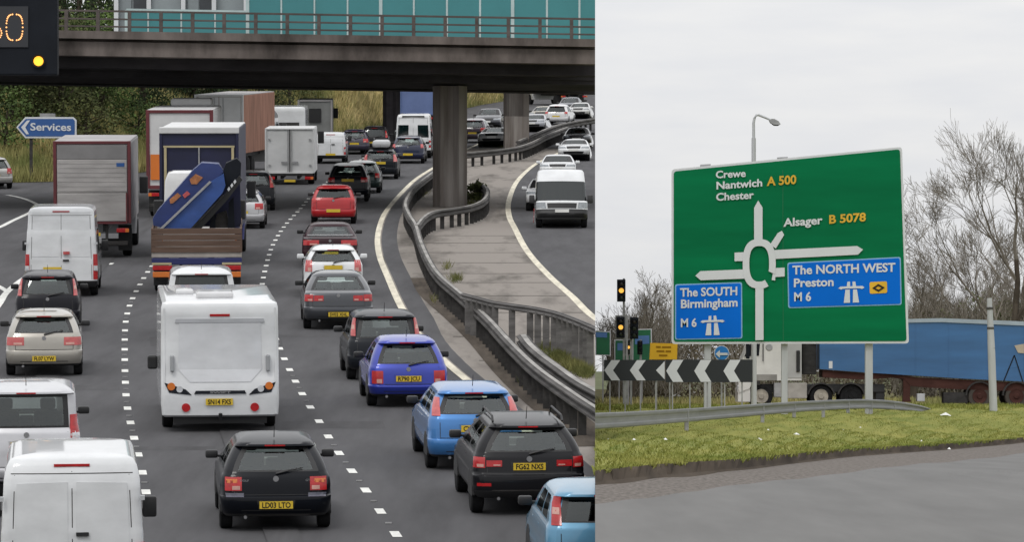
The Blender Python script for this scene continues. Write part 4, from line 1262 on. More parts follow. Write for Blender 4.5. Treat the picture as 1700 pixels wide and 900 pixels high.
# ---- vans and minibuses: the same skin with upright sides
def van(name, label, px, py, col=WH, W=1.95, H=2.0, L=5.0, rev=False, dyaw=0.0, yaw=None, lampz=(.55, 1.2), lampu=(.875, .965), plate_z=.65, txt=None, windows=False, cat='van', bands=True, plate_x=0.0, group=None, zb=.45, extra=None, high=None, rs=.12, belt=1.12, press=(1.15, None), mz=.16):
    h2 = W / 2
    hs_ = high or H - .32      # where the sides start to lean in
    rows = [(.28, h2 * .93, .10, L - .12), (.34, h2 * .97, .02, L - .03), (zb, h2 * .99, 0, L), (zb + .015, h2 * .985, .04, L - .01), (.60, h2 * .99, .045, L - .03), (.61, h2 * .985, .046, L - .05), (belt - .10, h2 * .985, .052, L - .09), (belt - .04, h2 * .98, .055, L - .20), (belt, h2 * .975, .06, L - .80)]
    g0, g1 = belt + .04, min(hs_, 1.85)
    for i in range(5):
        t = i / 4
        rows.append((g0 + (g1 - g0) * t, h2 * (.975 - .035 * t), .065 + rs * .4 * t, L - .98 - .62 * t))
    if hs_ > g1 + .05: rows.append((hs_, h2 * .925, .07 + rs * .7, L - 1.75))
    rows += [(H - .14, h2 * .90, .08 + rs, L - 1.85), (H - .05, h2 * .85, .12 + rs, L - 2.0), (H - .012, h2 * .74, .22 + rs, L - 2.2), (H, h2 * .5, .5 + rs, L - 2.6)]
    B = Body(rows, .05, .16, .10, .25)
    RG = [B.ring(q[0]) for q in rows]
    n, half = len(RG[0]), len(TAGS)
    ax, fx = .95, L - .95
    oy = -fx if rev else -ax
    if yaw is None: yaw = yaw_at(px, py, [gRE] if rev else [gD1, gD2, gE1])
    root = thing(name, label, cat, gl(px, py), group, yaw + dyaw + (math.pi if rev else 0), -PITCH if rev else PITCH)
    pm = paint(col, 0.0)
    parts = {}
    for i in range(len(RG) - 1):
        za, zc = rows[i][0], rows[i + 1][0]
        isg = za >= g0 - 1e-4 and zc <= g1 + 1e-4
        zm = (za + zc) / 2
        for k in range(n):
            kk = k if k < half else n - 1 - k
            tg = TAGS[kk]
            key = 'body'
            if isg and (tg == 'f' or (rev and tg == 'd')): key = 'windscreen'
            elif isg and windows and tg == 'r' and kk: key = 'rear_window_' + ('r' if k < half else 'l')
            elif isg and tg == 'sw' and (kk >= 12 or windows): key = 'side_window_' + ('r' if k < half else 'l')
            elif zm < zb + .01 and tg in ('r', 'c'): key = 'rear_bumper'
            elif zm < .605 and tg in ('f', 'd'): key = 'front_bumper'
            elif tg == 'r' and zm < H - .15: key = 'rear_door_' + ('r' if k < half else 'l')
            mb = parts.setdefault(key, MB())
            a_, b_ = k, (k + 1) % n
            mb.face([RG[i][a_] + (za,), RG[i][b_] + (za,), RG[i + 1][b_] + (zc,), RG[i + 1][a_] + (zc,)])
    parts['body'].face([p + (rows[-1][0],) for p in RG[-1]])
    parts['body'].face([p + (rows[0][0],) for p in RG[0]][::-1])
    for k, mb in parts.items():
        gls = 'window' in k or k == 'windscreen'
        nm = k[:-2] if k[-2:] in ('_r', '_l') else k
        mb.build(nm, M_GLASSD if gls else (M_BLACK if 'bumper' in k else pm), root, True, (0, oy, 0), 50)
    mb = MB()
    mb.box(-h2 * .9, h2 * .9, .3 if windows else L - 2.5, L - 1.2, belt - .15, belt - .1)
    if not windows: mb.box(-h2 * .9, h2 * .9, L - 2.6, L - 2.55, .5, H - .15)
    mb.build('cabin_floor', M_SEAT, root, loc=(0, oy, 0))
    for sg in (-1, 1):
        mb = MB()
        mb.box(sg * .45 - .25, sg * .45 + .25, L - 2.2, L - 2.05, belt - .1, belt + .45, bev=.06)
        mb.build('seat', M_SEAT, root, True, (0, oy, 0))
        wheel(root, sg * (h2 - .13), ax, .33, .22, oy)
        wheel(root, sg * (h2 - .13), fx, .33, .22, oy)
        mb = MB()
        B.patch(mb, [(sg * lampu[0] * h2, lampz[0]), (sg * lampu[1] * h2 * 1.05, lampz[0]), (sg * lampu[1] * h2 * 1.05, lampz[1]), (sg * lampu[0] * h2, lampz[1])], .015, 4, 3)
        o = mb.build('tail_light', M_RED, root, True, (0, oy, 0))
        mb = MB()
        zz = lampz[0] + (lampz[1] - lampz[0]) * .35
        B.patch(mb, [(sg * lampu[0] * h2 * 1.01, zz), (sg * lampu[1] * h2 * 1.04, zz), (sg * lampu[1] * h2 * 1.04, zz + .14), (sg * lampu[0] * h2 * 1.01, zz + .14)], .019, 4, 1)
        mb.build('indicator', M_CLEAR, o)
        mb = MB()
        B.patch(mb, [(sg * h2 * .60, .63), (sg * h2 * 1.05, .65), (sg * h2 * 1.08, belt - .11), (sg * h2 * .64, belt - .12)], .012, 5, 3, True)
        mb.build('headlight', M_HEAD, root, True, (0, oy, 0))
    for yv in (ax, fx):
        for sg in (-1, 1):
            mb = MB()
            pts = [(sg * (h2 * .99 + .004), yv + .41 * math.cos(rad(a_)), max(.29, .33 + .41 * math.sin(rad(a_)))) for a_ in range(-20, 201, 20)]
            mb.prism(pts, (-sg * .05, 0, 0))
            mb.build('wheel_arch', M_BLACK, root, loc=(0, oy, 0))
    mb = MB()
    B.patch(mb, [(-h2 * .55, .63), (h2 * .55, .63), (h2 * .57, belt - .15), (-h2 * .57, belt - .15)], .012, 5, 3, True)
    mb.build('grille', M_BLACK, root, loc=(0, oy, 0))
    mb = MB()
    B.patch(mb, [(-.006, zb + .05), (.006, zb + .05), (.006, H - .2), (-.006, H - .2)], .002, 1, 6)
    if bands:
        for sg in (-1, 1):
            e_ = sg * h2 * .84
            B.patch(mb, [(e_ - .006, zb + .05), (e_ + .006, zb + .05), (e_ - sg * .05 + .006, H - .25), (e_ - sg * .05 - .006, H - .25)], .002, 1, 6)
        B.patch(mb, [(-h2 * .84, H - .235), (h2 * .84, H - .235), (h2 * .84, H - .225), (-h2 * .84, H - .225)], .006, 6, 1)
    mb.build('door_seam', M_POSTD, root, loc=(0, oy, 0))
    if not windows:
        mb = MB()
        for sg in (-1, 1):
            B.patch(mb, [(sg * .06, press[0]), (sg * h2 * .80, press[0]), (sg * h2 * .76, H - .36), (sg * .06, H - .34)], .010, 5, 4)
        mb.build('door_pressing', pm, root, True, (0, oy, 0), 20)
    p_ = B.surf(plate_x, plate_z)[0]
    if not rev: plate(root, plate_x, p_.y - .01, plate_z, txt, oy)
    else: plate(root, 0, L - .0, .52, None, oy, True)
    mb = MB(); mb.box(.05, .22, B.surf(0, 1.05)[0].y - .04, B.surf(0, 1.05)[0].y, 1.02, 1.07)
    mb.build('door_handle', M_BLACK, root, loc=(0, oy, 0))
    for sg in (-1, 1):
        for z_ in (.75, 1.5):
            mb = MB(); mb.box(sg * h2 * .97 - .03, sg * h2 * .97 + .03, .04, .12, z_, z_ + .06)
            mb.build('hinge', M_POST, root, loc=(0, oy, 0))
    mb = MB(); y_ = B.surf(0, H - .11)[0].y
    mb.box(-.24, .24, y_ - .025, y_ + .05, H - .14, H - .105)
    mb.build('brake_light', M_RED, root, loc=(0, oy, 0))
    mirrors(B, root, L - 1.45, belt + mz, M_BLACK, oy, .20, .30, .05)
    if extra: extra(root, B, oy)
    return root
def headboard(root, B, oy):
    mb = MB(); y_ = B.surf(0, 2.3)[0].y
    mb.box(-.62, .62, y_ - .02, y_ + .04, 2.28, 2.36)
    mb.build('destination_strip', M_POSTD, root, loc=(0, oy, 0))
def van_tl(root, B, oy):
    mb = MB()
    mb.box(.06, .24, -.02, .06, 1.22, 1.30)
    mb.build('door_badge', M_REDP, root, loc=(0, oy, 0))
van('panel_van', 'white panel van with twin rear doors filling the bottom left corner', 121, 1000, W=1.95, H=2.09, lampz=(.4, .92), zb=.42, dyaw=-.005, press=(.6, None), mz=-.12)
van('high_roof_van', 'white high roof van with tall side lamps behind the grey box lorry', 104, 490, W=2.06, H=2.55, lampz=(.5, 1.22), plate_z=.80, plate_x=-.25, extra=van_tl, high=1.95, rs=.16)
van('small_van', 'small plain white van ahead of the white box trailer', 550, 271, W=1.62, H=1.68, L=4.2, plate_z=.5, lampz=(.5, .9))
van('minibus', 'white minibus with greenish rear windows left of the bridge pier', 687, 262, W=1.98, H=2.45, windows=True, cat='minibus', extra=headboard, lampz=(.6, 1.0), high=2.0)
van('panel_van', 'white panel van with black bumper coming down the far carriageway', 932, 378, W=1.96, H=2.40, rev=True, high=1.9, belt=.98)
# ---- oncoming cars
car('hatchback', 'white hatchback half hidden left of the oncoming white panel van', 908, 350, 'hatch', (.58, .59, .6), 1.72, 1.55, 4.0, rev=True)
car('saloon', 'white saloon directly above the oncoming white panel van', 926, 300, 'estate', (.6, .61, .62), 1.76, 1.50, 4.4, rev=True, tint=True)
car('saloon', 'white saloon nearest the seam on the far carriageway', 953, 267, 'saloon', (.62, .63, .64), 1.72, 1.42, 4.4, rev=True, tint=True)
car('hatchback', 'dark car with pale roof at the seam behind the white saloon', 958, 247, 'hatch', (.02, .02, .025), 1.70, 1.5, 4.0, rev=True)
# ---- queue beyond the second bridge
car('off_roader', 'dark off roader with grey windscreen between the two piers', 810, 216, 'suv', (.03, .032, .04), 1.86, 1.75, 4.6, rev=True, yaw=-.1)
car('hatchback', 'maroon grey car peeping out right of the main bridge pier', 786, 237, 'hatch', (.06, .045, .06), 1.72, 1.5, 4.1, yaw=-.1, lamps=[(.5, .82, .74, .95, M_RED)])
car('saloon', 'silver car low between the piers, in front of the dark off roader', 818, 244, 'saloon', (.34, .34, .34), 1.74, 1.42, 4.3, yaw=-.1, rev=True)
car('estate_car', 'beige estate car just right of the second pier', 899, 204, 'estate', (.32, .29, .22), 1.74, 1.48, 4.5, yaw=-.15, rev=True)
car('hatchback', 'white car in the middle of the far queue', 925, 207, 'hatch', (.6, .6, .6), 1.74, 1.46, 4.2, yaw=-.15, tint=True, lamps=[(.6, .84, .8, .95, M_RED)])
car('off_roader', 'dark grey car behind the white car of the far queue', 944, 191, 'suv', (.035, .04, .055), 1.78, 1.66, 4.4, yaw=-.15, rev=True)
car('hatchback', 'pale car at the seam end of the far queue', 961, 197, 'hatch', (.55, .55, .54), 1.7, 1.48, 4.1, yaw=-.12, rev=True)
car('hatchback', 'small silver car under the beige estate car', 885, 219, 'hatch', (.36, .37, .40), 1.7, 1.46, 4.1, yaw=-.15, rev=True)

# ------------------------------------------------------------------ lorries
def truck_chassis(root, W, L, z0, oy, axles, cab=True, mud=True, lamps=True, rim=M_DIRTYRIM, under=True, txt=None):
    h2 = W / 2
    mb = MB()
    mb.box(-.45, -.33, .2, L, z0 - .28, z0 - .02); mb.box(.33, .45, .2, L, z0 - .28, z0 - .02)
    for a_ in axles: mb.box(-h2 + .3, h2 - .3, a_ - .07, a_ + .07, .42, .56)
    mb.build('chassis', M_BLACK, root, loc=(0, oy, 0))
    for a_ in axles:
        for sg in (-1, 1):
            wheel(root, sg * (h2 - .19), a_, .48, .30, oy, rim)
    if under:
        mb = MB(); mb.box(-h2 * .92, h2 * .92, .02, .12, .42, .56, bev=.02)
        mb.box(-.5, -.42, .05, .4, .5, z0 - .05); mb.box(.42, .5, .05, .4, .5, z0 - .05)
        mb.build('underrun_bar', M_POSTD, root, loc=(0, oy, 0))
    if mud:
        for sg in (-1, 1):
            mb = MB(); mb.box(sg * (h2 - .24) - .22, sg * (h2 - .24) + .22, axles[0] - .62, axles[0] - .60, .2, z0 - .1)
            mb.build('mudflap', M_BLACK, root, loc=(0, oy, 0))
    if lamps:
        for sg in (-1, 1):
            mb = MB(); mb.box(sg * (h2 * .78) - .2, sg * (h2 * .78) + .2, -.02, .05, z0 - .3, z0 - .16, bev=.015)
            o = mb.build('tail_light', M_RED, root, loc=(0, oy, 0))
            mb = MB(); mb.box(sg * h2 * .9 - .06, sg * h2 * .9 + .06, -.026, .0, z0 - .29, z0 - .17)
            mb.build('indicator', M_ORANGE, o)
    plate(root, 0, -.0, z0 - .36, txt, oy)
def truck_cab(root, W, y0, H, col, oy, z0=.95):
    h2 = W / 2
    rows = [(.45, h2 * .96, y0, y0 + 2.1), (z0, h2 * .98, y0, y0 + 2.2), (1.5, h2 * .98, y0, y0 + 2.2)]
    for i in range(4): rows.append((1.55 + .3 * i, h2 * (.97 - .01 * i), y0, y0 + 2.18 - .05 * i))
    rows += [(H - .3, h2 * .92, y0 + .02, y0 + 1.9), (H - .06, h2 * .84, y0 + .1, y0 + 1.6), (H, h2 * .7, y0 + .25, y0 + 1.2)]
    B = Body(rows, 0.0, .12, .08, .22)
    RG = [B.ring(q[0]) for q in rows]
    n, half = len(RG[0]), len(TAGS)
    P = {}
    for i in range(len(RG) - 1):
        isg = 1.54 < rows[i][0] and rows[i + 1][0] < 2.5
        for k in range(n):
            kk = k if k < half else n - 1 - k
            key = 'windscreen' if isg and TAGS[kk] == 'f' else ('door_window' if isg and kk in (12, 13) else 'cab')
            P.setdefault(key, MB()).face([RG[i][k] + (rows[i][0],), RG[i][(k + 1) % n] + (rows[i][0],), RG[i + 1][(k + 1) % n] + (rows[i + 1][0],), RG[i + 1][k] + (rows[i + 1][0],)])
    P['cab'].face([p + (H,) for p in RG[-1]])
    P['cab'].face([p + (.45,) for p in RG[0]][::-1])
    c = None
    for k in ('cab', 'windscreen', 'door_window'):
        o = P[k].build(k, M_GLASSD if k != 'cab' else paint(col), root if k == 'cab' else c, True, (0, oy, 0) if k == 'cab' else None, 45)
        if k == 'cab': c = o
    for sg in (-1, 1):
        mb = MB(); mb.box(min(sg * h2, sg * (h2 + .3)), max(sg * h2, sg * (h2 + .3)), y0 + 1.95, y0 + 2.1, 1.75, 2.35, bev=.04)
        mb.build('wing_mirror', M_BLACK, root, loc=(0, oy, 0))
    mb = MB()
    B.patch(mb, [(-h2 * .7, .6), (h2 * .7, .6), (h2 * .7, 1.3), (-h2 * .7, 1.3)], .012, 5, 3, True)
    mb.build('grille', M_BLACK, root, loc=(0, oy, 0))
    return B
def lorry(name, label, px, py, W, H, L, z0, boxm, framem, col, axles, yaw=None, dyaw=0, deflector=False, bars=True, txt=None, fw=.10, roofm=None):
    ax = axles[0]
    oy = -ax
    if yaw is None: yaw = yaw_at(px, py, [gD1, gD2, gE1])
    root = thing(name, label, 'lorry', gl(px, py), None, yaw + dyaw, PITCH)
    h2 = W / 2
    mb = MB(); mb.box(-h2, h2, .03, L, z0, H - .04, bev=.03)
    box = mb.build('cargo_box', boxm, root, loc=(0, oy, 0))
    mb = MB(); mb.box(-h2 + .02, h2 - .02, .04, L - .02, H - .041, H, bev=.015)
    mb.build('roof_panel', roofm or boxm, root, loc=(0, oy, 0))
    mb = MB()
    mb.box(-h2 - .01, -h2 + fw, -.03, .06, z0, H, bev=.012); mb.box(h2 - fw, h2 + .01, -.03, .06, z0, H, bev=.012)
    mb.box(-h2 + fw, h2 - fw, -.025, .06, H - fw, H - .005, bev=.012); mb.box(-h2 + fw, h2 - fw, -.025, .06, z0 - .02, z0 + fw, bev=.012)
    mb.build('rear_frame', framem, root, loc=(0, oy, 0))
    truck_chassis(root, W, L, z0, oy, axles, txt=txt)
    truck_cab(root, W - .08, L + .15, min(3.1, H - .3), col, oy)
    wheel(root, -W / 2 + .19, L + 1.0, .48, .28, oy, M_DIRTYRIM); wheel(root, W / 2 - .19, L + 1.0, .48, .28, oy, M_DIRTYRIM)
    return root, oy, h2
M_GREYBOX = mat('grey_box_side', (.32, .31, .31), .6, var=.2, scale=(.8, .5, 1.5))
M_LIFT = mat('tail_lift_panel', (.36, .345, .335), .6, var=.22, scale=(.7, 1, 3.5))
M_MAROON = mat('maroon_frame', (.11, .02, .025), .5, var=.25)
M_NAVY = mat('navy_curtain', (.008, .010, .042), .55, var=.3, scale=(.8, .8, 1.2))
M_CREAM = mat('cream_strip', (.42, .36, .22), .6)
M_WBOX = mat('white_box_side', (.55, .55, .55), .55, var=.12, scale=(.8, .5, 1.2))
M_BROWN = mat('brown_container', (.30, .155, .11), .7, var=.3, scale=(3, 3, .5))
# grey lorry with a tail lift
root, oy, h2 = lorry('box_lorry', 'grey box lorry with raised tail lift behind the white high roof van', 158, 424, 2.52, 3.86, 7.0, 1.15, M_GREYBOX, M_MAROON, (.35, .35, .36), [1.7])
mb = MB(); mb.box(-h2 + .12, h2 - .12, -.09, -.03, 1.22, 2.15, bev=.02); mb.build('tail_lift', M_LIFT, root, loc=(0, oy, 0))
mb = MB(); mb.box(-h2 + .12, h2 - .12, -.05, .02, 2.17, 3.25, bev=.015)
for i in range(7): mb.box(-h2 + .14, h2 - .14, -.058, -.05, 2.22 + i * .15, 2.235 + i * .15)
mb.build('roller_shutter', M_LIFT, root, loc=(0, oy, 0))
mb = MB(); mb.box(-h2 + .12, h2 - .12, -.04, .02, 3.26, 3.72, bev=.01); mb.build('header_panel', mat('header_grey', (.21, .205, .205), .6, var=.15), root, loc=(0, oy, 0))
mb = MB(); mb.box(-h2 + .11, h2 - .11, -.095, -.03, 1.14, 1.2); mb.box(h2 - .16, h2 - .11, -.095, -.03, 1.2, 2.15); mb.build('red_edge', M_MAROON, root, loc=(0, oy, 0))
mb = MB(); mb.box(-.3, .3, -.12, -.1, .50, .68, bev=.01); mb.build('hazard_board', M_GALV, root, loc=(0, oy, 0))
mb = MB()
mb.box(.80, 1.06, -.062, -.055, 3.02, 3.14); mb.build('blue_sticker', M_SERV, root, loc=(0, oy, 0))
# blue curtain lorry
root, oy, h2 = lorry('curtain_lorry', 'dark blue curtain lorry with pale roof, ahead of the flatbed', 335, 437, 2.50, 4.40, 7.2, 1.1, M_NAVY, M_NAVY, (.05, .06, .2), [1.5], dyaw=-.02, roofm=M_WBOX, fw=.08)
mb = MB(); mb.box(-h2 - .02, h2 + .02, -.06, .2, 4.22, 4.43, bev=.03); mb.build('roof_edge', M_WBOX, root, loc=(0, oy, 0))
mb = MB()
mb.box(-h2 + .12, h2 - .12, -.05, -.025, 3.78, 3.84)
mb.box(-h2 + .14, -h2 + .22, -.05, -.025, 1.2, 3.8); mb.box(h2 - .22, h2 - .14, -.05, -.025, 1.2, 3.8)
mb.build('curtain_strap', M_CREAM, root, loc=(0, oy, 0))
mb = MB(); mb.box(-.02, .02, -.055, -.02, 1.2, 3.78); mb.build('door_bar', M_GALV, root, loc=(0, oy, 0))
mb = MB(); v, f, w = text_geo('Logistics', .02)
mb.mesh([(-.95 + a_ * .95 / w, -.03, 2.62 + b_ * .2) for a_, b_ in v], f); mb.build('curtain_lettering', M_SIGNW, root, loc=(0, oy, 0))
# red framed lorry
root, oy, h2 = lorry('box_lorry', 'white backed lorry with maroon frame behind the blue curtain lorry', 303, 358, 2.62, 4.25, 8.0, 1.15, M_WBOX, M_MAROON, (.2, .02, .03), [1.8], fw=.13)
mb = MB(); mb.box(-.72, .95, 7.0, 8.6, 4.25, 4.55, bev=.08); mb.build('roof_deflector', M_WBOX, root, loc=(0, oy, 0))
for sg in (-1, 1):
    mb = MB(); mb.box(sg * .95 - .2, sg * .95 + .2, -.05, -.03, 1.5, 2.5); mb.build('hazard_panel', M_ORANGE, root, loc=(0, oy, 0))
# tall lorry with a brown side
root, oy, h2 = lorry('container_lorry', 'tall lorry with white doors and a rust brown side', 374, 292, 2.42, 4.05, 9.0, 1.15, M_BROWN, M_WBOX, (.3, .3, .3), [1.6, 2.9], yaw=-.115, roofm=M_GREYBOX)
for sg in (-1, 1):
    mb = MB(); mb.box(min(0, sg * (h2 - .11)) + .015, max(0, sg * (h2 - .11)) - .015, -.03, .02, 1.25, 3.93, bev=.01); mb.build('rear_door', M_WBOX, root, loc=(0, oy, 0))
    mb = MB(); mb.tube([(sg * .22, -.05, 1.25), (sg * .22, -.05, 3.9)], .022, 6); mb.build('lock_bar', M_GALV, root, loc=(0, oy, 0))
mb = MB(); v, f, w = text_geo('CS', .03)
mb.mesh([(-.52 + a_ * .45 / w, -.04, 3.05 + b_ * .34) for a_, b_ in v], f); mb.build('door_lettering', M_SERV, root, loc=(0, oy, 0))
mb = MB(); mb.box(-h2 + .1, h2 - .1, -.04, -.02, 1.3, 1.62); mb.build('hazard_panel', M_ORANGE, root, loc=(0, oy, 0))
# white box trailer
root, oy, h2 = lorry('box_van', 'white box van with twin rear doors and bar handles in the middle lane', 483, 305, 2.30, 2.66, 4.2, .55, M_WBOX, M_WBOX, (.5, .5, .5), [1.3], fw=.07, dyaw=0.0)
mb = MB(); mb.box(-.02, .02, -.03, .0, .6, 2.6); mb.build('door_gap', M_POSTD, root, loc=(0, oy, 0))
for sg in (-1, 1):
    mb = MB(); mb.box(min(sg * .1, sg * .4), max(sg * .1, sg * .4), -.06, -.02, 1.02, 1.10); mb.tube([(sg * .09, -.04, .62), (sg * .09, -.04, 2.58)], .018, 6); mb.build('lock_bar', M_GALV, root, loc=(0, oy, 0))
    mb = MB(); mb.box(sg * .95 - .05, sg * .95 + .05, -.04, 0, 2.1, 2.16); mb.box(sg * .95 - .05, sg * .95 + .05, -.04, 0, .9, .96); mb.build('hinge', M_GALV, root, loc=(0, oy, 0))
# blue box lorry far away in the gap left of the pier
root, oy, h2 = lorry('box_lorry', 'plain blue box lorry far off, seen between the piers above the minibus', 696, 216, 2.5, 4.1, 8, 1.1, mat('blue_box', (.14, .19, .36), .6, var=.1), mat('blue_box_edge', (.12, .17, .33), .6), (.2, .2, .3), [1.7])
# white lorry far right
root, oy, h2 = lorry('box_lorry', 'white lorry at the far right end of the queue, under the bridge edge', 943, 176, 2.5, 3.3, 8, 1.1, M_WBOX, M_WBOX, (.5, .5, .5), [1.7], yaw=.3)
root, oy, h2 = lorry('box_lorry', 'dull grey box lorry beside the white touring motorhome', 524, 250, 2.0, 3.0, 5, 1.0, mat('dull_grey_box', (.20, .205, .20), .6, var=.2), M_GREYBOX, (.2, .2, .2), [1.5], yaw=.03)
mb = MB(); mb.box(-.35, .35, -.05, -.02, 1.7, 2.5); mb.build('rear_window', M_BLACK, root, loc=(0, oy, 0))
# flatbed
ax = 1.6
root = thing('flatbed_lorry', 'flatbed lorry with brown wooden tailboard carrying a blue machine', 'lorry', gl(328, 483), None, yaw_at(328, 483, [gD1, gD2, gE1]), PITCH)
oy = -ax
truck_chassis(root, 2.55, 6.0, 1.15, oy, [ax], lamps=False)
mb = MB(); mb.box(-1.29, 1.29, 0, 6.0, 1.06, 1.2, bev=.02); mb.build('load_bed', mat('bed_edge', (.36, .33, .30), .7, var=.25), root, loc=(0, oy, 0))
mb = MB()
for i in range(4): mb.box(-1.29, 1.29, -.04, .03, 1.21 + i * .175, 1.375 + i * .175, bev=.01)
mb.build('tailboard', M_WOOD, root, loc=(0, oy, 0))
for sg in (-1, 1):
    mb = MB(); mb.box(sg * 1.27 - .03, sg * 1.27 + .03, .05, 6.0, 1.21, 1.90, bev=.01); mb.build('dropside', M_WOOD, root, loc=(0, oy, 0))
mb = MB(); mb.box(-1.29, 1.29, -.05, .06, .86, 1.05, bev=.02); mb.build('rear_beam', mat('beam_navy', (.015, .02, .10), .5), root, loc=(0, oy, 0))
for sg in (-1, 1):
    mb = MB(); mb.box(sg * .98 - .28, sg * .98 + .28, -.08, .0, .70, .84, bev=.015); o = mb.build('tail_light', M_RED, root, loc=(0, oy, 0))
    mb = MB(); mb.box(sg * .98 - .28, sg * .98 + .28, -.08, -.01, .50, .66, bev=.015); mb.build('hazard_marker', M_ORANGE, root, loc=(0, oy, 0))
    mb = MB(); mb.box(sg * 1.0 - .28, sg * 1.0 + .28, -.088, -.05, .86, .92); mb.build('reflector_strip', M_CREAM, root, loc=(0, oy, 0))
truck_cab(root, 2.2, 6.3, 3.3, (.6, .6, .6), oy)
wheel(root, -1.05, 7.4, .48, .28, oy, M_DIRTYRIM); wheel(root, 1.05, 7.4, .48, .28, oy, M_DIRTYRIM)
# the machine lying across it
rt = root
mc = thing('conveyor_machine', 'blue conveyor machine with orange badges tilted across the wooden flatbed', 'machine', rt.location + Vector((0, 0, 1.2)), None, rt.rotation_euler[2], PITCH)
def bpt(px, py, d):
    """point on the flatbed, distance d behind the tailboard (metres), shown at photo point"""
    s = (483 - YL) / HL
    return ((px - 328) / s, d - ax, (483 - py) / s - 1.2)
def slab(name, pts, d0, d1, m, bev=0):
    mb = MB()
    mb.prism([bpt(x, y, d0) for x, y in pts], (0, d1 - d0, 0))
    return mb.build(name, m, mc)
M_MBLUE = mat('machine_blue', (.018, .035, .14), .45, coat=.2, var=.25, scale=(1, 1, 2))
M_MBLUE2 = mat('machine_blue_light', (.022, .065, .24), .45, coat=.2, var=.25, scale=(1, 1, 2))
slab('hood', [(255, 361), (262, 349), (322, 281), (336, 269), (364, 271), (372, 284), (352, 302), (272, 376), (256, 372)], .9, 2.2, M_MBLUE)
slab('side_panel', [(272, 378), (352, 299), (372, 286), (375, 306), (370, 318), (316, 378)], .6, 2.0, M_MBLUE2)
slab('edge_trim', [(266, 377), (349, 298), (352, 300), (270, 378)], .5, .62, M_GALV)
slab('conveyor_frame', [(318, 378), (372, 322), (398, 290), (403, 297), (378, 330), (334, 378)], .8, 1.3, M_BLACK)
slab('frame_edge', [(316, 378), (371, 321), (373, 323), (320, 378)], .76, .8, M_GALVOLD)
slab('motor_block', [(371, 284), (376, 270), (394, 262), (401, 270), (400, 292), (376, 312)], 1.0, 1.9, M_SIGNBLK)
slab('frame_leg', [(348, 378), (352, 352), (358, 348), (358, 378)], 1.3, 1.5, M_SIGNBLK)
slab('frame_leg', [(378, 378), (380, 336), (388, 326), (390, 378)], 1.3, 1.5, M_SIGNBLK)
slab('drive_unit', [(356, 378), (360, 356), (376, 350), (382, 378)], 1.4, 2.1, M_POSTD)
slab('back_panel', [(312, 378), (322, 340), (372, 284), (398, 272), (401, 378)], 2.25, 2.5, M_NAVY)
for q in ([(316, 296), (326, 287), (338, 293), (328, 304), (319, 304)], [(283, 329), (296, 318), (302, 323), (289, 335), (284, 336)]):
    slab('badge', q, .86, .9, M_BADGE)
slab('label_plate', [(304, 322), (312, 315), (317, 320), (308, 327)], .86, .9, M_REDP)
for k in range(3): slab('gauge', [(378 + k * 5, 312 - k * 6), (381 + k * 5, 308 - k * 6), (383 + k * 5, 312 - k * 6), (380 + k * 5, 316 - k * 6)], .76, .8, M_SIGNW)

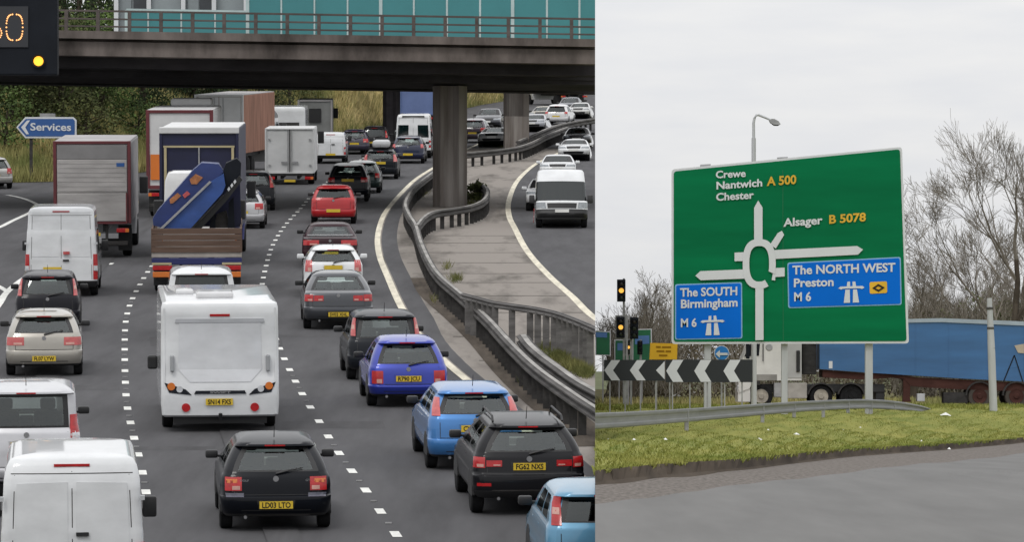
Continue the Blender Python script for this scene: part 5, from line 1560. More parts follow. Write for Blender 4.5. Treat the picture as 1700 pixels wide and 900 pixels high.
# ------------------------------------------------------------------ motorhomes
def motorhome(label, px, py, W, H, L, detail=True, yaw=None, dyaw=0):
    h2 = W / 2
    ax = 1.3
    oy = -ax
    root = thing('motorhome', label, 'motorhome', gl(px, py), None, (yaw if yaw is not None else yaw_at(px, py, [gD1, gD2, gE1])) + dyaw, PITCH)
    rows = [(.30, h2 * .95, .08, L), (.34, h2 * .985, .02, L), (.55, h2, 0, L), (.75, h2, -.02, L), (1.05, h2, .03, L), (1.25, h2, .07, L), (1.9, h2 * .995, .09, L), (H - .28, h2 * .99, .06, L - .2), (H - .10, h2 * .985, .05, L - .5), (H - .03, h2 * .97, .09, L - .7), (H, h2 * .9, .2, L - .9)]
    B = Body(rows, .06, .1, .10, .2)
    RG = [B.ring(q[0]) for q in rows]
    n = len(RG[0])
    mb = MB()
    for i in range(len(RG) - 1):
        for k in range(n): mb.face([RG[i][k] + (rows[i][0],), RG[i][(k + 1) % n] + (rows[i][0],), RG[i + 1][(k + 1) % n] + (rows[i + 1][0],), RG[i + 1][k] + (rows[i + 1][0],)])
    mb.face([p + (H,) for p in RG[-1]]); mb.face([p + (.30,) for p in RG[0]][::-1])
    pw = paint((.66, .67, .68))
    mb.build('body', pw, root, True, (0, oy, 0), 40)
    for sg in (-1, 1):
        wheel(root, sg * (h2 - .14), ax, .32, .21, oy); wheel(root, sg * (h2 - .2), L - .9, .32, .21, oy)
        mb = MB(); mb.box(min(sg * h2 * 1.0, sg * (h2 + .2)), max(sg * h2, sg * (h2 + .2)), L - 1.0, L - .8, .80, 1.08, bev=.04); mb.build('wing_mirror', M_BLACK, root, loc=(0, oy, 0))
    def P(quad, m, name, off=.01, nu=8, nv=4, parent=root):
        mb = MB(); B.patch(mb, quad, off, nu, nv)
        return mb.build(name, m, parent, True, (0, oy, 0) if parent is root else None, 30)
    if not detail:
        P([(-h2 * .7, 1.5), (h2 * .7, 1.5), (h2 * .7, 2.0), (-h2 * .7, 2.0)], M_POSTD, 'rear_window')
        return root
    # recessed rear panel with a rounded foot, pressed into the shell
    mb = MB()
    pts = [(-.80, H - .38), (.80, H - .38), (.80, 1.22), (.72, 1.02), (.52, .92), (-.52, .92), (-.72, 1.02), (-.80, 1.22)]
    for (u0, z0, u1, z1) in ((-.80, 1.22, .80, H - .40), ):
        B.patch(mb, [(u0, z0), (u1, z0), (u1 * .98, z1), (u0 * .98, z1)], .012, 10, 6)
        B.patch(mb, [(-.58, .98), (.58, .98), (.80, 1.22), (-.80, 1.22)], .012, 10, 4)
    mb.build('rear_panel', paint((.60, .61, .63)), root, True, (0, oy, 0), 30)
    P([(-.86, H - .395), (.86, H - .395), (.84, H - .32), (-.84, H - .32)], mat('grey_trim', (.42, .43, .45), .5), 'panel_lip', .02)
    P([(-.19, H - .275), (.19, H - .275), (.19, H - .23), (-.19, H - .23)], M_RED, 'brake_light', .02, 4, 1)
    for sg in (-1, 1):
        c = P([(sg * .55, .735), (sg * .98, .78), (sg * 1.07, .97), (sg * .66, .84)], M_SIGNBLK, 'tail_light', .014)
        for (u, z, r_, m) in ((.78, .845, .062, M_CLEAR), (.94, .90, .075, M_ORANGE)):
            p_, n_ = B.surf(sg * u, z)
            mb = MB(); mb.disc((p_.x, p_.y - .018, z), r_, 'y', 16, 0, .012); mb.build('lens', m, c)
        p_, n_ = B.surf(sg * .66, .49)
        mb = MB(); mb.disc((p_.x, p_.y - .004, .49), .083, 'y', 20, 0, .016); mb.build('reflector', M_RED, root, loc=(0, oy, 0))
        mb = MB(); mb.box(sg * .92 - .04, sg * .92 + .04, .0, .12, 1.18, 1.5, bev=.025); mb.build('grab_handle', mat('handle_grey', (.30, .31, .32), .5), root, loc=(0, oy, 0))
        P([(sg * 1.05, .25 + .1), (sg * 1.09, .35), (sg * 1.09, 2.4), (sg * 1.05, 2.4)], pw, 'corner_trim', .008, 2, 4)
    P([(-.50, .755), (.50, .755), (.47, .815), (-.47, .815)], M_SIGNBLK, 'handle_strip', .02)
    mb = MB(); v, f, w = text_geo('SWIFT', .02); y_ = B.surf(.2, .785)[0].y - .036
    mb.mesh([(-.20 + a_ * .4 / w, y_, .768 + b_ * .045) for a_, b_ in v], f); mb.build('badge_lettering', M_GALV, root, loc=(0, oy, 0))
    plate(root, -.02, B.surf(0, .59)[0].y - .01, .60, 'SN14 FXS', oy, False, .52, .125)
    mb = MB(); mb.box(-.9, .9, .2, .3, .16, .30); mb.tube([(0, .2, .30), (0, -.06, .28), (0, -.08, .38)], .035, 8); mb.build('tow_ball', M_BLACK, root, loc=(0, oy, 0))
    mb = MB(); mb.box(-.42, .3, 1.2, 1.9, H - .01, H + .12, bev=.04); mb.build('roof_hatch', paint((.6, .6, .61)), root, loc=(0, oy, 0))
    mb = MB(); mb.box(-.8, -.45, 2.4, 2.9, H - .01, H + .10, bev=.04); mb.build('roof_vent', paint((.6, .6, .61)), root, loc=(0, oy, 0))
    return root
motorhome('large white motorhome with red reflectors and dark lamp clusters in the middle lane', 363, 708, 2.27, 2.52, 6.2)
motorhome('white touring motorhome beyond the white box van, right of the brown sided lorry', 474, 262, 2.3, 2.85, 6.0, False)
# ------------------------------------------------------------------ roundabout side: the big direction sign
YSG = 250.0 * Q
M_LETY = mat('sign_lettering_yellow', (.62, .36, .02), .5)
def gp(px, Y, up=0.0): return gr(px, Y, up)
def rthing(name, label, cat, px, Y, group=None): return thing(name, label, cat, gp(px, Y), group)
def rpost(mb, px, w, Y, ytop, d=0.0, m=0):
    X = bx(px, Y)
    h = w / 2 / F * Y
    mb.box(X - h, X + h, Y + d, Y + d + 2 * h, -hr(Y) - 0.1, bz(ytop, Y), m, 0.02 if w > 5 else 0)
sg_ = rthing('direction_sign', 'big green roundabout direction sign with two blue motorway panels', 'road sign', 1310, YSG)
mb = MB(); ppoly(mb, round_rect(1115, 281, 1497.5, 243.5, 1509, 570.5, 1115, 571.5, 6), YSG, 0.12)
into(mb.build('border', M_SIGNW), sg_, False)
mb = MB(); poly(mb, round_rect(1118.5, 284.5, 1494, 247.5, 1505, 566.5, 1118.5, 567.5, 5), YSG, 0, 0.02)
into(mb.build('green_face', M_GREEN), sg_, False)
for q, r_ in (((1120.5, 472, 1232, 468.5, 1232.5, 562.5, 1120.5, 564.5), 4), ((1307, 436, 1495.5, 426.5, 1497, 506.5, 1308.5, 512), 4)):
    mb = MB(); poly(mb, round_rect(*q, r_), YSG, 0, 0.035)
    o = into(mb.build('panel_border', mat('panel_border_blue', (.22, .42, .66), .5)), sg_, False)
    a_ = list(q)
    a_ = [a_[0] + 2, a_[1] + 2, a_[2] - 2, a_[3] + 2, a_[4] - 2, a_[5] - 2, a_[6] + 2, a_[7] - 2]
    mb = MB(); poly(mb, round_rect(*a_, 3.5), YSG, 0, 0.05)
    into(mb.build('motorway_panel', M_BLUE), sg_, False)
mb = MB()
LO = 0.07
for (s_, x_, y_, c_, sl, w_) in (('Crewe', 1188, 295.5, 11.5, -.05, 50), ('Nantwich', 1188.5, 314, 12, -.067, 77), ('Chester', 1188.5, 333, 12, -.062, 63), ('Alsager', 1300.5, 376, 13, -.07, 65),
                                 ('The SOUTH', 1129, 492.5, 13.5, -.028, 95), ('Birmingham', 1129.5, 511.5, 13.5, -.03, 95), ('M 6', 1129.5, 543, 13.5, -.02, 27),
                                 ('The NORTH WEST', 1315.5, 455.5, 14, -.028, 171), ('Preston', 1317, 476.5, 13.5, -.03, 67), ('M 6', 1317.5, 500, 14, -.02, 29)):
    mb = MB(); letters(mb, s_, x_, y_, c_, YSG, sl, w_, 0.028, 0, LO)
    into(mb.build('place_name', M_SIGNW), sg_, False)
mb = MB()
for (s_, x_, y_, c_, sl, w_) in (('A 500', 1273, 308, 14, -.07, 49), ('B 5078', 1375.5, 371, 13.5, -.07, 62)):
    mb = MB(); letters(mb, s_, x_, y_, c_, YSG, sl, w_, 0.028, 0, LO)
    into(mb.build('road_number', M_LETY), sg_, False)
# route diagram
def zpt(u, v): return (1080 + u / 2.367, 220 + v / 2.367)
def zpoly(mb, pts, off=LO): poly(mb, [zpt(*p) for p in pts], YSG, 0, off)
mb = MB()
zpoly(mb, [(407, 426), (407, 296), (423, 267), (440, 294), (440, 424)])
zpoly(mb, [(470, 440), (500, 395), (516, 386), (525, 402), (492, 456)], LO + .003)
zpoly(mb, [(486, 462), (812, 446), (835, 460), (815, 480), (490, 497)], LO + .006)
zpoly(mb, [(484, 533), (527, 531), (527, 566), (490, 568), (490, 582), (476, 580)], LO + .009)
zpoly(mb, [(330, 472), (372, 470), (368, 505), (330, 506)], LO + .012)
zpoly(mb, [(370, 538), (196, 545), (176, 563), (197, 581), (378, 574)], LO + .015)
zpoly(mb, [(412, 605), (444, 608), (444, 816), (412, 817)], LO + .018)
ring_o, ring_i = [], []
for i in range(0, 49):
    a_ = rad(62 + 318 * i / 48)       # gap low on the right
    c, s_ = math.cos(a_), math.sin(a_)
    sq = lambda v, e_: math.copysign(abs(v) ** e_, v)
    ring_o.append((427 + 65 * sq(c, .75), 516 + 97 * sq(s_, .8)))
    ring_i.append((427 + 39 * sq(c, .75), 516 + 70 * sq(s_, .8)))
for i in range(48): zpoly(mb, [ring_o[i], ring_o[i + 1], ring_i[i + 1], ring_i[i]], LO + .021)
zpoly(mb, [(430, 590), (449, 584), (459, 607), (440, 614), (428, 612)], LO + .024)
into(mb.build('route_diagram', M_SIGNW), sg_, False)
# motorway symbols
mb = MB()
def msym(cx, cy, k):
    for pts in ([(-15, -37), (-5, -37), (-5, -20), (-17, -20)], [(4, -37), (14, -37), (17, -20), (4, -20)],
                [(-48, -14), (-40, -20), (40, -20), (48, -14), (38, -9), (30, -12), (-30, -12), (-38, -9)],
                [(-22, -8), (-6, -8), (-5, 40), (-28, 40)], [(6, -8), (20, -8), (28, 40), (5, 40)]):
        poly(mb, [(cx + x * k, cy + y * k - x * k * .03) for x, y in pts], YSG, 0, LO)
for a_ in ((1183, 540, .42), (1413.5, 484.5, .455)):
    mb = MB(); msym(*a_)
    into(mb.build('motorway_symbol', M_SIGNW), sg_, False)
mb = MB(); poly(mb, round_rect(1443.5, 468.5, 1472.5, 467, 1473, 486.5, 1444, 488, 3), YSG, 0, LO)
into(mb.build('diversion_square', M_SGNY), sg_, False)
mb = MB()
for (a_, b_, c_, d_) in (((1448, 478.5), (1458, 471.5), (1458, 475), (1453, 478.5)), ((1458, 471.5), (1469, 477.5), (1464, 477.8), (1458, 475)), ((1469, 477.5), (1458.5, 484.5), (1458.5, 481), (1464, 477.8)), ((1458.5, 484.5), (1448, 478.5), (1453, 478.5), (1458.5, 481))):
    poly(mb, [a_, b_, c_, d_], YSG, 0, LO + .02)
into(mb.build('diversion_diamond', M_INK), sg_, False)
mb = MB(); ppoly(mb, [(1299.3, 282), (1299.9, 282), (1300.6, 566), (1300, 566)], YSG, .01, 0, .03)
into(mb.build('panel_joint', mat('green_joint', (.02, .16, .07), .5)), sg_, False)
for (px, w) in ((1175, 12), (1303, 10.5), (1443.5, 12.5)):
    mb = MB(); rpost(mb, px, w, YSG, 290, 0.16)
    into(mb.build('post', M_POST), sg_, False)
for px in (1172, 1300):
    mb = MB(); ppoly(mb, [(px - 9, 273 if px < 1200 else 261), (px + 8, 272 if px < 1200 else 260), (px + 8, 280 if px < 1200 else 268), (px - 9, 280 if px < 1200 else 268)], YSG, .3, 0, -.2)
    into(mb.build('clamp', M_GALV), sg_, False)

# ------------------------------------------------------------------ lamp column behind the sign
YLP = 282.0 * Q
lp = rthing('street_lamp', 'tall grey street lamp with short drooping arm behind the green sign', 'street lamp', 1251.5, YLP)
mb = MB()
pc = lambda px, py: at(px, py, YLP)
b0 = gp(1251.5, YLP)
mb.tube([b0, pc(1251.5, 500), pc(1251.3, 229)], [.115, .10, .085], 10)
mb.tube([pc(1251.3, 230), pc(1251, 204), pc(1252.5, 196), pc(1256, 190.8), pc(1260, 190.6)], [.06, .055, .05, .05, .05], 8)
mb.tube([pc(1259, 190.2), pc(1282, 199.5)], [.05, .045], 8)
into(mb.build('column', M_POST, None, True), lp, False)
mb = MB()
hd = [(1277, 199.5), (1281, 196.8), (1286, 197), (1293, 201), (1296, 206), (1292, 206.8), (1285, 206.5), (1279, 203.5)]
mb.prism([at(x, y, YLP - .14) for x, y in hd], (0, .28, 0))
h_ = into(mb.build('lamp_head', M_GALV), lp, False)
mb = MB(); mb.prism([at(x, y, YLP - .12) for x, y in [(1280, 204), (1295.5, 206), (1292, 208.3), (1285, 208)]], (0, .24, 0))
q = mb.build('lamp_glass', M_POSTD)
q.parent = h_

# ------------------------------------------------------------------ chevron boards
YCH = 236.0 * Q
def chevron_board(label, x0_, x1_, y0_, y1_, tips, span, thick, clip=None):
    t = rthing('chevron_board', label, 'road sign', (x0_ + x1_) / 2, YCH, 'black and white chevron boards')
    mb = MB(); ppoly(mb, [(x0_, y0_), (x1_, y0_ - .0), (x1_, y1_), (x0_, y1_)], YCH, .05)
    into(mb.build('board', mat('chevron_black', (.012, .015, .018), .5, var=.2)), t, False)
    mb = MB()
    ym = (y0_ + y1_) / 2
    for tp in tips:
        mb = MB()
        for (ya, yb_) in ((y0_ + .5, ym), (y1_ - .5, ym)):
            poly(mb, [(min(tp + span, x1_), ya), (min(tp + span + thick, x1_), ya), (min(tp + thick, x1_), yb_), (tp, yb_)], YCH, 0, .02)
        into(mb.build('chevron', M_SIGNW), t, False)
    if clip:
        mb = MB()
        poly(mb, [(clip, ym), (x1_ - .5, y0_ + 2), (x1_ - .5, y1_ - 2)], YCH, 0, .02)
        into(mb.build('chevron', M_SIGNW), t, False)
    n = 4 if x1_ - x0_ < 120 else 5
    for i in range(n):
        px = x0_ + (x1_ - x0_) * (i + .4) / n
        mb = MB(); rpost(mb, px, 2.2, YCH, y1_ - 20, .07)
        into(mb.build('post', M_GALV), t, False)
    return t
chevron_board('left black chevron board with two and a half white chevrons', 1002.5, 1104, 597.8, 632.5, [1003.2, 1045.5], 12, 14.5, 1089)
chevron_board('right black chevron board with three large white chevrons', 1105, 1249.5, 597.3, 635, [1106, 1152.5, 1201], 11, 17.5)

# ------------------------------------------------------------------ small signs
def panel_sign(name, label, pts, Y, m, posts, border=M_SIGNW, bw=1.6, extras=()):
    cx = sum(p[0] for p in pts) / len(pts)
    t = rthing(name, label, 'road sign', cx, Y)
    mb = MB(); ppoly(mb, pts, Y, .06)
    seam_cut(into(mb.build('border', border), t, False)) if False else into(mb.build('border', border), t, False)
    cy = sum(p[1] for p in pts) / len(pts)
    w, h = max(p[0] for p in pts) - min(p[0] for p in pts), max(p[1] for p in pts) - min(p[1] for p in pts)
    mb = MB(); poly(mb, [(cx + (x - cx) * (1 - 2 * bw / w), cy + (y - cy) * (1 - 2 * bw / h)) for x, y in pts], Y, 0, .02)
    into(mb.build('face', m), t, False)
    for q, mm, nm in extras:
        mb = MB(); poly(mb, q, Y, 0, .035)
        into(mb.build(nm, mm), t, False)
    for px in posts:
        mb = MB(); rpost(mb, px, 2.2, Y, pts[-1][1] - 6, .07)
        into(mb.build('post', M_GALV), t, False)
    return t
M_GRN2 = mat('far_sign_green', (.006, .12, .045), .5, var=.15)
M_BLU2 = mat('far_sign_blue', (.07, .17, .38), .5, var=.15)
panel_sign('direction_sign', 'small green sign with blue strip at the far left of the verge', [(988.4, 549), (1014, 551), (1014, 591), (988.4, 590)], 345 * Q, M_GRN2, [1001], extras=[([(989, 552), (1008, 552.5), (1008, 561), (989, 560)], M_BLU2, 'blue_strip')])
panel_sign('direction_sign', 'green direction sign with blue patch behind the traffic lights', [(1020, 564), (1048, 564), (1048, 600), (1020, 600)], 348 * Q, M_GRN2, [1028], extras=[([(1025, 570), (1038, 570), (1038, 582), (1025, 582)], M_BLU2, 'blue_strip')])
panel_sign('direction_sign', 'tall green direction sign just left of the yellow sign', [(1050, 547), (1082, 546), (1082, 600), (1050, 600)], 346 * Q, M_GRN2, [1066], extras=[([(1054, 558), (1078, 557), (1078, 571), (1054, 572)], M_BLU2, 'blue_strip')])
ys_ = panel_sign('diversion_sign', 'yellow temporary sign above the chevron boards', [(1079.5, 569.5), (1125, 571), (1124, 597.5), (1078, 597.5)], 262 * Q, M_SGNY, [1090, 1112], border=M_SGNY, bw=.5)
mb = MB()
for (xa, xb, yy) in ((1089, 1097, 576.5), (1099, 1114, 576.8), (1090, 1103, 583.5), (1105, 1114, 583.8), (1094, 1108, 590.5)):
    poly(mb, [(xa, yy - 1.6), (xb, yy - 1.5), (xb, yy + 1.4), (xa, yy + 1.3)], 262 * Q, 0, .03)
into(mb.build('lettering', mat('faded_brown_ink', (.30, .15, .01), .6)), ys_, False)
kl = rthing('keep_left_sign', 'round blue arrow sign on a post left of the lorry cab', 'road sign', 1198, 262 * Q)
mb = MB(); mb.disc(at(1198, 586.5, 262 * Q), 12.6 / F * 262 * Q, 'y', 28, 0, .04); into(mb.build('rim', M_SIGNW), kl, False)
mb = MB(); c_ = at(1198, 586.5, 262 * Q); mb.disc(c_ + Vector((0, -.045, 0)), 11.6 / F * 262 * Q, 'y', 28, 0, .003); into(mb.build('face', mat('round_blue', (.02, .2, .55), .5)), kl, False)
mb = MB(); poly(mb, [(1188, 588), (1195, 581.5), (1195, 586), (1208, 586), (1208, 590), (1195, 590), (1195, 594.5)], 262 * Q, 0, .08); into(mb.build('arrow', M_SIGNW), kl, False)
mb = MB(); rpost(mb, 1198, 3, 262 * Q, 590, .02); into(mb.build('post', M_GALV), kl, False)

# ------------------------------------------------------------------ traffic lights
def signal(label, px, y0_, y1_, Y, pole=True, backing=False, side=False, lit=True):
    t = rthing('traffic_light', label, 'traffic light', px, Y, 'traffic lights at the roundabout')
    h = (y1_ - y0_)
    w = h * .38
    mb = MB(); mb.box(bx(px - w / 2, Y), bx(px + w / 2, Y), Y, Y + .22, bz(y1_, Y), bz(y0_, Y), bev=.02)
    into(mb.build('housing', M_SIGNBLK), t, False)
    if backing:
        mb = MB(); mb.box(bx(px - w / 2 - 2.4, Y), bx(px + w / 2 + 2.4, Y), Y + .08, Y + .12, bz(y1_ + 2.4, Y), bz(y0_ - 2.4, Y))
        into(mb.build('backing_board', mat('backing_grey', (.25, .25, .25), .6)), t, False)
    r_ = h * .115 / F * Y
    for i, nm in enumerate(('red', 'amber', 'green')):
        cy = y0_ + h * (.19 + .31 * i)
        mb = MB(); mb.lathe([(-.03, r_ * .3), (-.02, r_ * .85), (0, r_)], at(px, cy, Y - .002), 'y', 14)
        into(mb.build('lens', M_TL if (nm == 'amber' and lit) else mat('dark_lens', (.03, .02, .02) if nm == 'red' else (.015, .025, .02), .3, coat=.5)), t, False)
        mb = MB()
        c = at(px, cy, Y)
        for k in range(9):
            a0, a1 = rad(-10 + 200 * k / 9), rad(-10 + 200 * (k + 1) / 9)
            q = [Vector((math.cos(v) * r_ * 1.12, 0, math.sin(v) * r_ * 1.12)) for v in (a0, a1)]
            mb.face([c + q[0], c + q[1], c + q[1] + Vector((0, -.16, -.02)), c + q[0] + Vector((0, -.16, -.02))])
        into(mb.build('hood', M_SIGNBLK), t, False)
    if pole:
        mb = MB(); rpost(mb, pole, 3.6, Y, y0_ - 2, .25)
        into(mb.build('pole', M_GALV), t, False)
    return t
signal('tall traffic light standing highest against the sky', 1031.5, 464, 501, 306 * Q, 1036)
signal('traffic light with grey backing board under the tallest one', 1030.5, 526, 561, 300 * Q, 1041, True)
signal('small traffic light lowest of the group, just over the chevron board', 1043.5, 565, 588.5, 322 * Q, 1043, True)
signal('dark unlit traffic light turned away right of the backing board', 1053, 527, 563, 304 * Q, 1048, False, True, False)
signal('small dark traffic light in front of the green sign', 1062.5, 566, 589, 324 * Q, 1064, False, False, False)

# ------------------------------------------------------------------ guard rail along the verge
GT = [(960, 687.5), (988, 686), (1040, 684), (1100, 681), (1160, 677.5), (1220, 673.5), (1280, 669.5), (1340, 666), (1400, 663.5), (1440, 663), (1470, 664.5), (1500, 668), (1530, 674), (1545, 679)]
GY = [y_ * Q for y_ in (140, 148, 161, 178, 195, 207, 217, 228, 240, 248, 254, 260, 266, 269)]
GH = [27.5, 27, 25.5, 23.5, 22, 20.5, 19, 17.5, 16.5, 16, 15.5, 14, 11, 8]
gt = rthing('guard_rail', 'galvanised corrugated guard rail on the verge in front of the green sign', 'guard rail', 1250, 212)
prof = [(0, 0), (.9, .06), (1, .14), (.9, .24), (.15, .34), (.0, .5), (.15, .66), (.9, .76), (1, .86), (.9, .94), (0, 1), (-.25, 1), (-.25, 0)]
rings = []
for (p, Y, h) in zip(GT, GY, GH):
    rings.append([at(p[0], p[1] + h * t, Y - .16 * d) for d, t in prof])
mb = MB()
N_ = len(prof)
v = [q for r_ in rings for q in r_]
mb.mesh(v, [(i * N_ + k, i * N_ + (k + 1) % N_, (i + 1) * N_ + (k + 1) % N_, (i + 1) * N_ + k) for i in range(len(rings) - 1) for k in range(N_)])
into(mb.build('rail', mat('galvanised_rail', (.17, .175, .18), .55, metal=.2, var=.18, scale=(1.2, .4, 6)), None), gt, 'right')
for px in (1140, 1266, 1318.5, 1367, 1408, 1446, 1484):
    i = max(k for k in range(len(GT) - 1) if GT[k][0] <= px)
    t_ = (px - GT[i][0]) / (GT[i + 1][0] - GT[i][0])
    Y = GY[i] + (GY[i + 1] - GY[i]) * t_
    yt = GT[i][1] + (GT[i + 1][1] - GT[i][1]) * t_
    mb = MB(); rpost(mb, px, 7.5 * 180 * Q / Y, Y, yt + 4, .03)
    into(mb.build('post', M_GALV), gt, False)

# ------------------------------------------------------------------ the articulated lorry
YT = 322.0 * Q
SC_ = F / YT
lo = rthing('articulated_lorry', 'articulated lorry with white cab and long blue trailer behind the sign', 'lorry', 1450, YT)
def lx(px): return bx(px, YT)
def lz(py): return bz(py, YT)
def lbox(name, x0_, x1_, y0_, y1_, d0, d1, m, bev=.03, parent=lo):
    mb = MB(); mb.box(lx(x0_), lx(x1_), YT + d0, YT + d1, lz(y1_), lz(y0_), bev=bev)
    return into(mb.build(name, m), lo, False)
def lpoly(name, pts, d0, d1, m):
    mb = MB(); mb.prism([at(x, y, YT) + Vector((0, d0, 0)) for x, y in pts], (0, d1 - d0, 0))
    return into(mb.build(name, m), lo, False)
M_TRL = mat('trailer_blue', (.032, .118, .275), .45, coat=.25, var=.16, scale=(.35, 1, 2.2), detail=5)
M_CHAS = mat('chassis_red_brown', (.062, .027, .022), .75, var=.4, scale=(.8, 1, 2))
M_CABW = mat('cab_white', (.66, .65, .62), .4, coat=.3, var=.14, scale=(.7, 1, 1.2))
lpoly('trailer_body', [(1361, 541), (1500, 533), (1562, 531), (1800, 541), (1800, 640), (1700, 634), (1600, 629), (1520, 624), (1440, 619), (1361, 613)], 0, 2.5, M_TRL)
lpoly('top_rail', [(1361, 538), (1500, 530), (1562, 528.5), (1800, 538), (1800, 545), (1562, 535), (1500, 536), (1361, 545)], -.05, 2.55, mat('top_rail_silver', (.36, .42, .48), .4, metal=.4))
lpoly('chassis', [(1366, 614), (1440, 620), (1483, 620), (1520, 627), (1700, 636), (1800, 642), (1800, 655), (1700, 650), (1620, 648), (1600, 647), (1540, 644), (1512, 641), (1503, 630), (1484, 627), (1440, 631), (1366, 627)], .12, 2.4, M_CHAS)
lpoly('landing_leg', [(1500, 628), (1512, 634), (1511, 660), (1513, 668), (1499, 668), (1500, 655)], .15, .5, M_CHAS)
lbox('side_box', 1567, 1608, 652, 670, .2, 1.0, M_POSTD)
lbox('tool_locker', 1523, 1536, 654, 667, .12, .7, M_POST)
for px in (1627, 1688, 1748):
    mb = MB()
    pts = [(px + 24 * math.cos(rad(a_)), 657 - 24 * math.sin(rad(a_))) for a_ in range(0, 181, 15)] + [(px + 21.5 * math.cos(rad(a_)), 657 - 21.5 * math.sin(rad(a_))) for a_ in range(180, -1, -15)]
    for k in range(12):
        mb.prism([at(*pts[k], YT), at(*pts[k + 1], YT), at(*pts[24 - k], YT), at(*pts[25 - k], YT)], (0, .4, 0))
    into(mb.build('mudguard', M_POSTD), lo, False)
# tractor
lbox('tractor_chassis', 1240, 1470, 638, 652, .35, 2.1, M_BLACK)
lpoly('cab', [(1226, 640), (1228, 612), (1233, 596), (1246, 560), (1253, 520), (1262, 506), (1322, 504), (1330, 512), (1331, 632), (1290, 632), (1284, 626), (1262, 624), (1250, 632), (1245, 645), (1227, 652)], .05, 2.5, M_CABW)
lpoly('side_window', [(1236, 592), (1247, 568), (1262, 568), (1260, 591)], .03, .05, M_SIGNBLK)
lbox('sleeper_panel', 1300, 1331, 540, 628, .02, .06, mat('sleeper_grey', (.40, .40, .39), .5), .01)
lbox('exhaust_stack', 1322, 1328, 582, 618, -.05, .15, M_BLACK)
lbox('air_hoses', 1334, 1357, 560, 622, .6, 1.6, M_POSTD)
lbox('air_tank', 1308, 1340, 636, 662, .05, .7, mat('tank_grey', (.36, .34, .31), .6, var=.3))
lbox('fuel_tank', 1285, 1306, 636, 660, .1, .75, M_GALV)
lbox('front_bumper', 1225, 1246, 645, 668, .1, 2.4, M_CABW)
lbox('headlight', 1224, 1230, 640, 652, .12, .5, M_CLEAR)
lbox('rear_lamp_bar', 1455, 1470, 645, 668, .4, 2.0, M_BLACK)
for px in (1440, 1520, 1575, 1640, 1700):
    yb_ = 619 + (px - 1440) * .06
    lbox('body_rib', px - .7, px + .7, 538, yb_, -.012, .02, M_TRL, 0)
lbox('wheel_skirt', 1245, 1290, 622, 632, .03, .06, mat('skirt_grey', (.30, .29, .27), .6, var=.3), 0)
lpoly('sun_visor', [(1246, 560), (1253, 548), (1256, 549), (1249, 562)], -.02, 2.5, M_SIGNBLK)
lbox('door_step', 1248, 1262, 633, 640, .0, .1, M_POSTD, .01)
lbox('door_line', 1299, 1300, 545, 626, .03, .055, M_POSTD, 0)
lbox('grab_rail', 1266, 1267.5, 568, 600, -.04, .0, M_SIGNBLK, .005)
mbq = MB(); mbq.box(lx(1238), lx(1244), YT - .3, YT - .1, lz(596), lz(566), bev=.03)
into(mbq.build('wing_mirror', M_SIGNBLK), lo, False)
lpoly('reflector', [(1376, 600), (1382, 600), (1382, 612), (1376, 612)], -.02, 0, M_SIGNW)
mb = MB(); mb.lathe([(-.015, .13), (0, .16)], at(1277, 577, YT) + Vector((0, .04, 0)), 'y', 16); into(mb.build('door_roundel', M_GALV), lo, False)
for px in (1363.5, 1413.5):
    mb = MB()
    pts = [(px + 23.5 * math.cos(rad(a_)), 659 - 23.5 * math.sin(rad(a_))) for a_ in range(10, 171, 16)] + [(px + 21 * math.cos(rad(a_)), 659 - 21 * math.sin(rad(a_))) for a_ in range(170, 9, -16)]
    n_ = len(pts)
    for k in range(n_ // 2 - 1):
        mb.prism([at(*pts[k], YT), at(*pts[k + 1], YT), at(*pts[n_ - 2 - k], YT), at(*pts[n_ - 1 - k], YT)], (0, .5, 0))
    into(mb.build('mudguard', M_POSTD), lo, False)
for (px, m, r_) in ((1264, M_DIRTYRIM, .52), (1363.5, M_DIRTYRIM, .52), (1413.5, M_RUB, .52), (1627, M_CHAS, .53), (1688, M_CHAS, .53), (1748, M_CHAS, .53)):
    for d in (.12, 2.1):
        mb = MB()
        c = Vector((lx(px), YT + d, -hr(YT) + r_))
        mb.lathe([(0, r_ * .6), (0, r_ * .93), (.05, r_), (.3, r_), (.34, r_ * .93), (.34, r_ * .5)], c, 'y', 26)
        w_ = into(mb.build('wheel', M_RUB if m is not M_CHAS else mat('dusty_tyre', (.07, .062, .054), .9)), lo, False)
        mb = MB()
        mb.lathe([(-.004, r_ * .62), (-.03, r_ * .60), (-.012, r_ * .48), (-.012, r_ * .26), (-.06, r_ * .2)], c, 'y', 22)
        q = mb.build('rim', m)
        q.parent = w_
# small emblem of a lifting tripod painted at the tail of the trailer
mb = MB()
for (a_, b_) in (((1684, 590), (1666, 634)), ((1684, 590), (1698, 634)), ((1676, 612), (1692, 610))):
    d_ = 1.0
    mb.face([at(a_[0] - d_, a_[1], YT - .02), at(a_[0] + d_, a_[1], YT - .02), at(b_[0] + d_, b_[1], YT - .02), at(b_[0] - d_, b_[1], YT - .02)])
into(mb.build('painted_mark', M_SIGNBLK), lo, False)
lpoly('pale_mark', [(1684, 574), (1700, 571), (1700, 587), (1690, 586)], -.03, -.01, mat('beige_mark', (.42, .36, .28), .6))

